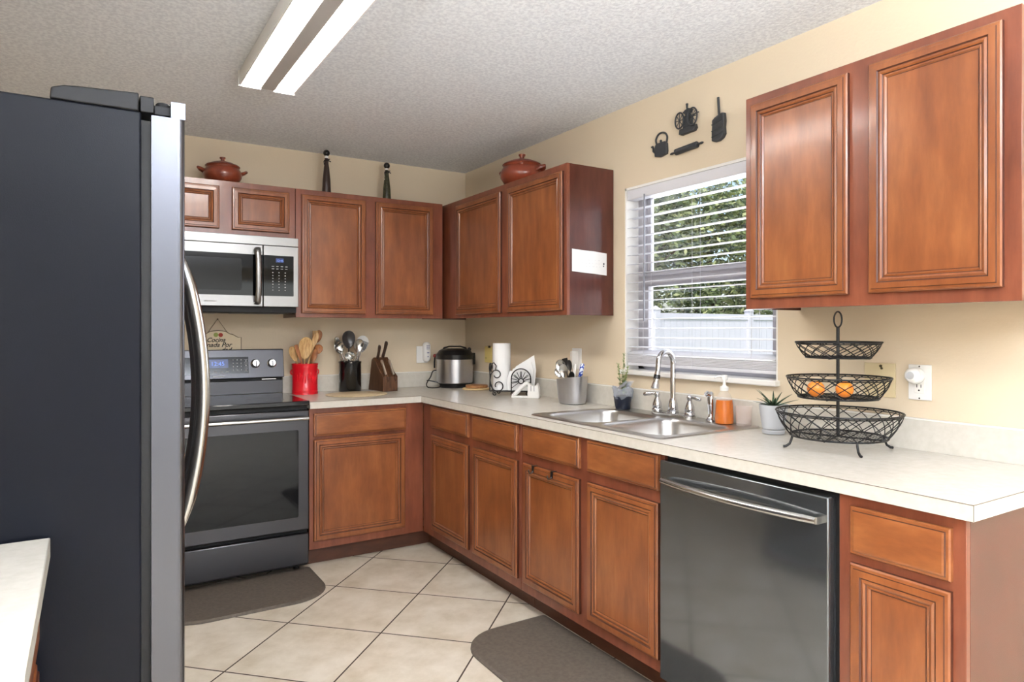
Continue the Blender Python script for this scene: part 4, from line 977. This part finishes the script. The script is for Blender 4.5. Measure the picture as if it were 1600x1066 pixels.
for st_, (tx, ty, hh) in enumerate(((0.006, .004, .21), (-.014, .016, .16), (.014, -.014, .15), (.002, -.018, .12))):
    pts = [(px_+tx*f*1.4+.003*math.sin(9*f), py_+ty*f-.0*f, .98+hh*f) for f in [k/8 for k in range(9)]]
    b.tube(pts, .0018, 5)
    for k in range(60):
        f = .12+.88*rnd.random(); i = min(int(f*8), 7); p = Vector(pts[i]).lerp(Vector(pts[i+1]), f*8-i)
        a = rnd.uniform(0, 2*PI); d = Vector((math.cos(a), math.sin(a), rnd.uniform(.3, 1.0))).normalized()*rnd.uniform(.014, .026)*(1.15-.5*f); s_ = d.cross(Vector((0, 0, 1))).normalized()*.0042
        v = [b.bm.verts.new(p), b.bm.verts.new(p+d*.5+s_), b.bm.verts.new(p+d), b.bm.verts.new(p+d*.5-s_)]; b.face(v)
b.build('foliage', t, O)
# ------------------------------------------------------------------ soap, ribbed glass
sx_, sy_ = -0.085, -2.435
t = thing('soap_bottle', 'clear pump bottle of amber orange dish soap behind the sink', 'soap bottle', (sx_, sy_, .92)); O = (sx_, sy_, .92)
b = B().m(soapm); b.lathe([(.032, .920), (.0365, .923), (.0375, .94), (.035, 1.0), (.032, 1.018), (.001, 1.018)], (sx_, sy_, 0), 28); b.build('liquid', t, O, sharp=50)
b = B().m(clearp); b.lathe([(.0318, 1.019), (.031, 1.027), (.022, 1.045), (.014, 1.055), (.014, 1.062)], (sx_, sy_, 0), 28); b.build('bottle', t, O, sharp=50)
b = B().m(plastw); b.lathe([(.017, 1.056), (.017, 1.072), (.010, 1.075), (.006, 1.08), (.006, 1.1), (.013, 1.1), (.013, 1.118), (.010, 1.121)], (sx_, sy_, 0), 20)
b.tube([(sx_, sy_, 1.114), (sx_-.02, sy_+.012, 1.115), (sx_-.036, sy_+.02, 1.110)], [.007, .005, .004], 8); b.build('pump', t, O, sharp=50)
b = B().m(clearg); b.lathe([(.028, .9202), (.030, .922), (.033, 1.0), (.031, 1.0), (.028, .93), (.001, .926)], (-.068, -2.52, 0), 24, cap1=False)
tag(b.build('ribbed_tumbler', sharp=40), 'clear pinkish ribbed tumbler next to the orange soap bottle', 'tumbler')
# ------------------------------------------------------------------ succulent
ux_, uy_ = -0.115, -2.695
t = thing('potted_succulent', 'small dark green succulent in a pale grey round pot by the fruit stand', 'potted plant', (ux_, uy_, ZC)); O = (ux_, uy_, ZC)
b = B().m(greypot); b.lathe([(.036, ZC+.0175), (.04, ZC+.02), (.052, ZC+.105), (.0525, ZC+.11), (.049, ZC+.11), (.047, ZC+.1), (.001, ZC+.098)], (ux_, uy_, 0), 36, cap1=False); b.build('pot', t, O, sharp=40)
b = B().m(greypot); b.lathe([(.034, ZC), (.040, ZC+.002), (.042, ZC+.013), (.039, ZC+.0165), (.001, ZC+.0165)], (ux_, uy_, 0), 36); b.build('saucer', t, O, sharp=40)
b = B().m(soil); b.lathe([(.047, ZC+.100), (.001, ZC+.104)], (ux_, uy_, 0), 24, cap1=False); b.build('soil', t, O)
b = B().m(aloe); rnd = random.Random(3)
for k in range(15):
    a = k*2.4+.3; up = .35+1.1*(k/15.0); ln = .062+.028*(k % 3)/2
    d = Vector((math.cos(a), math.sin(a), up)).normalized(); base = Vector((ux_, uy_, ZC+.100))
    pts = []; rr = []
    for j in range(6):
        f = j/5; p = base+d*ln*f+Vector((math.cos(a), math.sin(a), 0))*.012*f*f+Vector((0, 0, -.006*f*f)); pts.append(p); rr.append(.0065*(1-f)**.8+.0005)
    b.tube(pts, rr, 8, flat=.45)
b.build('leaves', t, O)
# ------------------------------------------------------------------ three-tier fruit basket
fx, fy = -0.208, -3.015
t = thing('tiered_fruit_stand', 'three-tier black wire fruit basket stand on curved feet', 'fruit basket', (fx, fy, ZC)); O = (fx, fy, ZC)
b = B().m(iron); b.tube([(fx, fy, .955), (fx, fy, 1.315)], .0052, 10); b.tube([(fx+.013*math.sin(a)*.84, fy+.013*math.sin(a)*-.54-.0, 1.341-.026*math.cos(a)) for a in [2*PI*k/24 for k in range(24)]], .0028, 8, True); b.build('post', t, O)
def tier(name, z0, z1, r0, r1, n):
    b = B().m(iron)
    cir = lambda r, z: [(fx+r*math.cos(2*PI*k/48), fy+r*math.sin(2*PI*k/48), z) for k in range(48)]
    b.tube(cir(r1, z1), .0032, 6, True); b.tube(cir(r0, z0), .0032, 6, True); b.tube(cir(r1-.004, z1-.006), .0018, 5, True)
    for s_ in (1, -1):
        for k in range(n):
            a0_ = 2*PI*k/n; pts = []
            for j in range(9):
                f = j/8; a = a0_+s_*f*2*PI/n*1.9; r = r0+(r1-r0)*(f+.12*math.sin(f*PI)); pts.append((fx+r*math.cos(a), fy+r*math.sin(a), z0+(z1-z0)*f))
            b.tube(pts, .0016, 5)
    bk = b.build(name, t, O)
    b = B().m(iron)
    for k in range(int(2*r0/.018)):
        q = -r0+.009+k*.018; hl = math.sqrt(max(r0*r0-q*q, 0))
        b.tube([(fx-hl, fy+q, z0), (fx+hl, fy+q, z0)], .0007, 4); b.tube([(fx+q, fy-hl, z0+.0015), (fx+q, fy+hl, z0+.0015)], .0007, 4)
    for a in (0.3, 0.3+PI/2): b.tube([(fx+r0*math.cos(a), fy+r0*math.sin(a), z0-.002), (fx-r0*math.cos(a), fy-r0*math.sin(a), z0-.002)], .003, 6)
    b.build('mesh_floor', bk, (0, 0, 0), loc=(0, 0, 0), xf=Matrix.Translation((-fx, -fy, -ZC)))
tier('bottom_basket', .956, 1.036, .148, .192, 20); tier('middle_basket', 1.084, 1.150, .122, .158, 18); tier('top_basket', 1.216, 1.266, .098, .130, 16)
for k in range(4):
    a = math.radians(54)+k*PI/2; b = B().m(iron)
    d = Vector((math.cos(a), math.sin(a), 0)); c = Vector((fx, fy, 0))
    b.tube([c+d*.146+Vector((0, 0, .957)), c+d*.150+Vector((0, 0, .942)), c+d*.156+Vector((0, 0, .928)), c+d*.168+Vector((0, 0, .920)), c+d*.176+Vector((0, 0, .919))], [.0042, .004, .004, .0045, .0045], 8); b.build('foot', t, O)
vx, vy = .529, .849; rx_, ry_ = .849, -.529
for off, back, lab in ((-.082, -.02, 'orange in the middle basket, nearer the succulent'), (.0, -.045, 'orange in the middle basket in front of the post')):
    c = (fx+rx_*off+vx*back, fy+ry_*off+vy*back, 1.0865+.027)
    t2 = thing('orange', lab, 'orange', (c[0], c[1], c[2]-.027), group='oranges in the fruit stand')
    b = B().m(orange); b.sphere((0, 0, .027), .0272, 20, 14, sz=.97); b.build('peel', t2)
    b = B().m(mat('green_stem', (70, 84, 40), 0.7)); b.lathe([(.003, .052), (.003, .0548), (.001, .055)], (0.006, -.006, 0), 8); b.build('stem', t2)
# ------------------------------------------------------------------ wall plates near the stand
t = thing('blank_wall_plate', 'almond blank wall plate with a screw at its top behind the fruit stand', 'wall plate', (0, -3.035, 1.075)); O = (0, -3.035, 1.075)
b = B().m(wallm if False else almond); b.box(-.006, -.0005, -3.093, -2.985, 1.077, 1.193); b.build('plate', t, O, bev=.0015)
b = B().m(mat('dull_screw', (90, 84, 62), 0.5, .6)); b.lathe([(.005, -.0085), (.005, -.006)], (0, -3.044, 1.183), 12, axis='x'); b.lathe([(.0042, -.008), (.0042, -.006)], (0, -3.047, 1.175), 12, axis='x'); b.build('screw', t, O)
t = thing('wall_outlet', 'white duplex outlet with a round plug-in night light', 'outlet', (0, -3.172, 1.077)); O = (0, -3.172, 1.077)
b = B().m(plastw); b.box(-.0065, -.0005, -3.208, -3.136, 1.077, 1.193); b.build('plate', t, O, bev=.002)
b = B().m(whitem); b.box(-.0085, -.006, -3.190, -3.156, 1.100, 1.170); b.build('receptacle', t, O, bev=.001)
b = B().m(blackm)
for yy in (-3.165, -3.178): b.box(-.0092, -.0084, yy-.001, yy+.001, 1.118, 1.128)
b.lathe([(.0028, -.0092), (.0028, -.0084)], (0, -3.1715, 1.109), 10, axis='x'); b.build('slots', t, O)
b = B().m(satin)
for zz in (1.083, 1.187): b.lathe([(.0025, -.0078), (.0025, -.0064)], (0, -3.172, zz), 8, axis='x')
b.build('screws', t, O)
t = thing('night_light', 'round white plug-in night light pushed into the upper socket of the outlet', 'night light', (-.009, -3.164, 1.155)); O = (-.009, -3.164, 1.155)
b = B().m(plastw); b.lathe([(.022, -.0095), (.0265, -.012), (.027, -.022), (.0245, -.032)], (0, -3.166, 1.157), 28, axis='x'); b.lathe([(.0245, -.032), (.021, -.040), (.016, -.044), (.001, -.044)], (0, -3.162, 1.158), 28, axis='x'); b.build('body', t, O, sharp=60)
b = B().m(mat('grey_lens', (186, 188, 190), 0.2)); b.lathe([(.013, -.0455), (.012, -.044)], (0, -3.162, 1.158), 20, axis='x'); b.build('lens', t, O)
# ------------------------------------------------------------------ paper on the cabinet end
t = thing('paper_note', 'white paper sheet taped to the end panel of the upper cabinet by the window', 'paper', (-.16, -1.6405, 1.585)); O = (-.16, -1.6405, 1.585)
b = B().m(paperm); rings = [[(x, -1.6412-.003*max(0, (z_-.5))*0-.002*math.sin(3*f), z) for f, (x, z) in ((0, (-.272, z_a)), (.35, (-.21, z_b)), (.7, (-.13, z_c)), (1, (-.05, z_d)))] for z_, z_a, z_b, z_c, z_d in ((0, 1.600, 1.596, 1.592, 1.587), (1, 1.712, 1.708, 1.706, 1.700))]
b.loft(rings, False, False, False); o = b.build('sheet', t, O); md = o.modifiers.new('solid', 'SOLIDIFY'); md.thickness = .0005
b = B().m(printm)
for k in range(7):
    for j in range(3): x = -.24+.022*k+.004*j; b.box(x, x+.012-.003*((k+j) % 3), -1.6446, -1.644, 1.66-.016*j, 1.6605-.016*j)
b.m(mat('dark_stamp', (90, 92, 100), .8)); b.box(-.075, -.067, -1.6446, -1.644, 1.64, 1.65); b.box(-.077, -.069, -1.6446, -1.644, 1.63, 1.636); b.build('printing', t, O)
# ------------------------------------------------------------------ iron wall decorations (built flat in y-z, relief toward -x)
def relief(b, poly, d0, d1, bevel=.004):
    n = len(poly); cy_ = sum(p[0] for p in poly)/n; cz_ = sum(p[1] for p in poly)/n
    ins = [(cy_+(y-cy_)*.9, cz_+(z-cz_)*.93) for y, z in poly]
    b.loft([[(-d0, y, z) for y, z in poly], [(-d1+bevel, y, z) for y, z in poly], [(-d1, y, z) for y, z in ins]])
# kettle
t = thing('kettle_plaque', 'black cast-iron kettle decoration, lowest and nearest the cabinet of the wall group', 'wall decoration', (-.001, -1.985, 2.135), group='black iron decorations above the window'); O = (-.001, -1.985, 2.135)
b = B().m(caston)
relief(b, [(-2.03, 2.135), (-1.985, 2.128), (-1.952, 2.136), (-1.95, 2.15), (-1.952, 2.185), (-1.962, 2.197), (-2.018, 2.197), (-2.03, 2.185), (-2.033, 2.15)][::1], .001, .016)
b.tube([(-.009, -1.952, 2.155), (-.009, -1.94, 2.165), (-.009, -1.939, 2.18), (-.009, -1.934, 2.189), (-.009, -1.928, 2.187)], .005, 8)
b.sphere((-.009, -1.99, 2.203), .006, 10, 8, sz=1.2); b.build('body', t, O, sharp=30)
b = B().m(caston); b.tube(cr([(-.008, -1.963, 2.192), (-.008, -1.956, 2.215), (-.008, -1.97, 2.236), (-.008, -1.993, 2.243), (-.008, -2.018, 2.235), (-.008, -2.031, 2.215), (-.008, -2.026, 2.19)]), .0045, 8); b.build('handle', t, O)
# coffee grinder
t = thing('grinder_plaque', 'black cast-iron coffee grinder decoration with two spoked wheels, topmost of the wall group', 'wall decoration', (-.001, -2.16, 2.2), group='black iron decorations above the window'); O = (-.001, -2.16, 2.2)
b = B().m(caston)
relief(b, [(-2.205, 2.2), (-2.125, 2.197), (-2.112, 2.202), (-2.115, 2.224), (-2.21, 2.229), (-2.215, 2.212)], .001, .02)
relief(b, [(-2.186, 2.226), (-2.136, 2.224), (-2.134, 2.272), (-2.148, 2.28), (-2.176, 2.280), (-2.186, 2.272)], .001, .018)
relief(b, [(-2.170, 2.279), (-2.152, 2.279), (-2.150, 2.287), (-2.134, 2.296), (-2.15, 2.306), (-2.172, 2.31), (-2.190, 2.302), (-2.174, 2.288)], .001, .018)
b.tube([(-.01, -2.16, 2.305), (-.01, -2.157, 2.316), (-.01, -2.157, 2.334)], [.004, .004, .006], 8); b.build('body', t, O, sharp=30)
for wy, wz_, r_, xx in ((-2.120, 2.264, .036, -.020), (-2.202, 2.262, .039, -.024)):
    b = B().m(caston); el = .72
    b.tube([(xx, wy+r_*el*math.cos(a), wz_+r_*math.sin(a)) for a in [2*PI*k/24 for k in range(24)]], .0038, 8, True)
    for k in range(8): a = 2*PI*k/8; b.tube([(xx, wy, wz_), (xx, wy+r_*el*math.cos(a), wz_+r_*math.sin(a))], .0018, 6)
    b.sphere((xx, wy, wz_), .005, 8, 6); 
    b.build('wheel', t, O)
b = B().m(caston); b.tube([(-.024, -2.202, 2.262), (-.026, -2.226, 2.272), (-.028, -2.243, 2.27)], .003, 6); b.build('crank', t, O)
# churn
t = thing('churn_plaque', 'black cast-iron butter churn decoration with a long handle, nearest the big cabinet', 'wall decoration', (-.001, -2.34, 2.125), group='black iron decorations above the window'); O = (-.001, -2.34, 2.125)
b = B().m(caston)
relief(b, [(-2.306, 2.128), (-2.32, 2.121), (-2.345, 2.121), (-2.365, 2.130), (-2.376, 2.145), (-2.373, 2.175), (-2.376, 2.20), (-2.372, 2.235), (-2.36, 2.238), (-2.34, 2.232), (-2.322, 2.226), (-2.308, 2.216), (-2.309, 2.19), (-2.306, 2.16)], .001, .02)
for zz in (2.147, 2.172, 2.2): b.tube([(-.0195, -2.309, zz-.004), (-.021, -2.34, zz), (-.0195, -2.372, zz+.008)], .0025, 6)
b.build('body', t, O, sharp=30)
b = B().m(caston); b.tube([(-.01, -2.343, 2.228), (-.01, -2.337, 2.31)], .0055, 8); b.build('handle', t, O)
# rolling pin
t = thing('rolling_pin_plaque', 'black cast-iron rolling pin decoration hung slanted below the coffee grinder', 'wall decoration', (-.012, -2.155, 2.131), rot=(math.radians(-3), 0, 0), group='black iron decorations above the window')
b = B().m(caston); b.lathe([(.011, -.068), (.0145, -.064), (.0145, .064), (.011, .068)], (0, 0, 0), 16, axis='y'); b.build('roller', t, sharp=30)
for s_ in (1, -1): b = B().m(caston); b.tube([(0, s_*.066, 0), (0, s_*.078, 0), (0, s_*.09, 0), (0, s_*.1, 0)], [.004, .0045, .006, .003], 8); b.build('handle', t)
# ------------------------------------------------------------------ pots and bottles on the cabinets
def clay_pot(x, y, lab, r, name='clay_casserole', rz=0):
    t = thing(name, lab, 'casserole', (x, y, ZT), rz, group='terracotta lidded pots on the upper cabinets'); k = r/.1
    b = B().m(terr); b.lathe([(.055*k, 0), (.08*k, .01*k), (.1*k, .04*k), (.102*k, .058*k), (.094*k, .08*k), (.086*k, .09*k), (.09*k, .098*k), (.001, .098*k)], (0, 0, 0), 40); b.build('bowl', t, sharp=60)
    b = B().m(terr); b.lathe([(.089*k, .0985*k), (.092*k, .101*k), (.085*k, .108*k), (.05*k, .122*k), (.02*k, .13*k), (.011*k, .133*k), (.010*k, .14*k), (.016*k, .146*k), (.016*k, .152*k), (.006*k, .155*k)], (0, 0, 0), 40); b.build('lid', t, sharp=60)
    for s_ in (-1, 1):
        b = B().m(terr); b.tube([(s_*.095*k, -.02*k, .066*k), (s_*.115*k, -.014*k, .076*k), (s_*.125*k, 0, .083*k), (s_*.115*k, .014*k, .076*k), (s_*.095*k, .02*k, .066*k)], .009*k, 8); b.build('handle', t)
    return t
clay_pot(-1.665, -.185, 'brown terracotta lidded pot on the cabinet above the microwave', .102)
clay_pot(-.175, -1.03, 'brown terracotta lidded pot on the cabinet near the window, half hidden by its top edge', .125, rz=-1.2)
def bottle(x, y, lab, mt, h, band):
    t = thing('tapered_bottle', lab, 'bottle', (x, y, ZT), group='tall decorative bottles on the back wall cabinet')
    b = B().m(mt); b.lathe([(.027, 0), (.028, .004), (.024, h*.35), (.016, h*.62), (.012, h*.72), (.0115, h*.82), (.001, h*.82)], (0, 0, 0), 20); b.build('body', t, sharp=50)
    b = B().m(whitem); b.lathe([(.010, h*.82), (.010, h*.87)], (0, 0, 0), 16); b.build('white_collar', t)
    b = B().m(blackp); b.sphere((0, 0, h*.935), .0205, 18, 12); b.build('ball_stopper', t)
    b = B().m(blackm)
    b.tube([(.013*math.cos(a), .013*math.sin(a), h*.77) for a in [2*PI*k/12 for k in range(12)]], .004, 6, True)
    for q in ([(-.004, -.014, h*.77), (-.022, -.018, h*.73), (-.018, -.016, h*.66)], [(.004, -.014, h*.77), (.022, -.018, h*.74)], [(0, -.014, h*.77), (.016, -.018, h*.80)]): b.tube(q, .003, 6)
    b.build('ribbon', t)
    if band:
        b = B().m(mat('pale_speckles', (210, 204, 180), .5)); 
        for s_ in (-1, 1): b.sphere((s_*.0165, -.004, h*.58), .004, 8, 6)
        b.build('beads', t)
bn = mat('dark_brown_bottle', (52, 38, 34), .35); bg_ = mat('dark_olive_bottle', (42, 42, 30), .35); noise_color(bg_, (22, 24, 18), (78, 78, 52), ns=60)
bottle(-1.063, -.17, 'dark brown tapered bottle with black ball top and ribbon, nearer the microwave', bn, .285, False)
bottle(-.668, -.17, 'dark mottled tapered bottle with ball top and small beads, nearer the corner', bg_, .255, True)
# ------------------------------------------------------------------ kitchen sign behind the stove
t = thing('hanging_sign', 'cream scalloped wooden kitchen sign with black italic words above the stove', 'sign', (-1.665, -.012, 1.17)); O = (-1.665, -.012, 1.17)
top = [(-1.535, 1.262), (-1.552, 1.262), (-1.57, 1.272), (-1.585, 1.281), (-1.60, 1.283), (-1.615, 1.294), (-1.64, 1.301), (-1.665, 1.303), (-1.69, 1.301), (-1.715, 1.294), (-1.73, 1.283), (-1.745, 1.281), (-1.76, 1.272), (-1.778, 1.262), (-1.795, 1.262)]
poly = [(-1.795, 1.14), (-1.535, 1.14)]+top
b = B().m(creams); b.prism(poly, -.018, -.006, 'xz'); b.build('board', t, O)
b = B().m(browns); b.tube([(x, -.018, z) for x, z in [(-1.535, 1.14)]+top+[(-1.795, 1.14)]], .0019, 5); b.build('painted_edge', t, O)
b = B().m(browns); b.tube([(-1.612, -.012, 1.292), (-1.665, -.008, 1.372), (-1.718, -.012, 1.292)], .0015, 5); b.sphere((-1.665, -.008, 1.371), .004, 8, 6); b.build('hanging_wire', t, O)
b = B().m(greenf); b.loft([[(x, y, z) for x, z in circ(-1.676, 1.278, .013, 16)] for y in (-.0175, -.0188)]); b.build('painted_pear', t, O)
b = B().m(redf); b.loft([[(x, y, z) for x, z in circ(-1.65, 1.277, .0125, 16)] for y in (-.0175, -.0190)]); b.build('painted_apple', t, O)
for body, x, z, sz in (('Cocina', -1.728, 1.236, .036), ('nada Por', -1.728, 1.206, .038), ('dad', -1.648, 1.176, .038)):
    text(body, 'lettering', t, (x+1.665, -.0186+.012, z-1.17), (PI/2, 0, 0), sz, blackink, shear=.35, bold=.0006)
# ------------------------------------------------------------------ floor mats
def floor_mat(name, lab, poly, loc):
    b = B().m(matm); n = len(poly); cx_ = sum(p[0] for p in poly)/n; cy_ = sum(p[1] for p in poly)/n
    sc_ = lambda k: [(cx_+(x-cx_)*k, cy_+(y-cy_)*k) for x, y in poly]
    b.loft([[(x, y, .0005) for x, y in poly], [(x, y, .006) for x, y in sc_(.998)], [(x, y, .012) for x, y in sc_(.965)], [(x, y, .0125) for x, y in sc_(.955)]])
    o = b.build(name, None, loc, loc=loc, sharp=60); tag(o, lab, 'floor mat'); return o
def rounded(x0, x1, y0, y1, rs, n=10):
    """rs: radii at (x1,y1),(x0,y1),(x0,y0),(x1,y0)"""
    out = []
    for (cx, cy, a0), r in zip(((x1, y1, 0), (x0, y1, PI/2), (x0, y0, PI), (x1, y0, 1.5*PI)), rs):
        cx += -r if cx == x1 else r; cy += -r if cy == y1 else r
        for k in range(n+1): a = a0+PI/2*k/n; out.append((cx+r*math.cos(a), cy+r*math.sin(a)))
    return out
floor_mat('kitchen_mat', 'taupe rubber mat with rounded front corners on the tiles before the stove', rounded(-2.06, -1.285, -1.068, -.60, (.01, .01, .2, .2)), (-1.67, -.83, 0))
floor_mat('kitchen_mat', 'taupe rubber mat with rounded corners on the tiles before the sink cabinet', rounded(-1.01, -.55, -2.72, -1.795, (.01, .2, .2, .01)), (-.78, -2.25, 0))
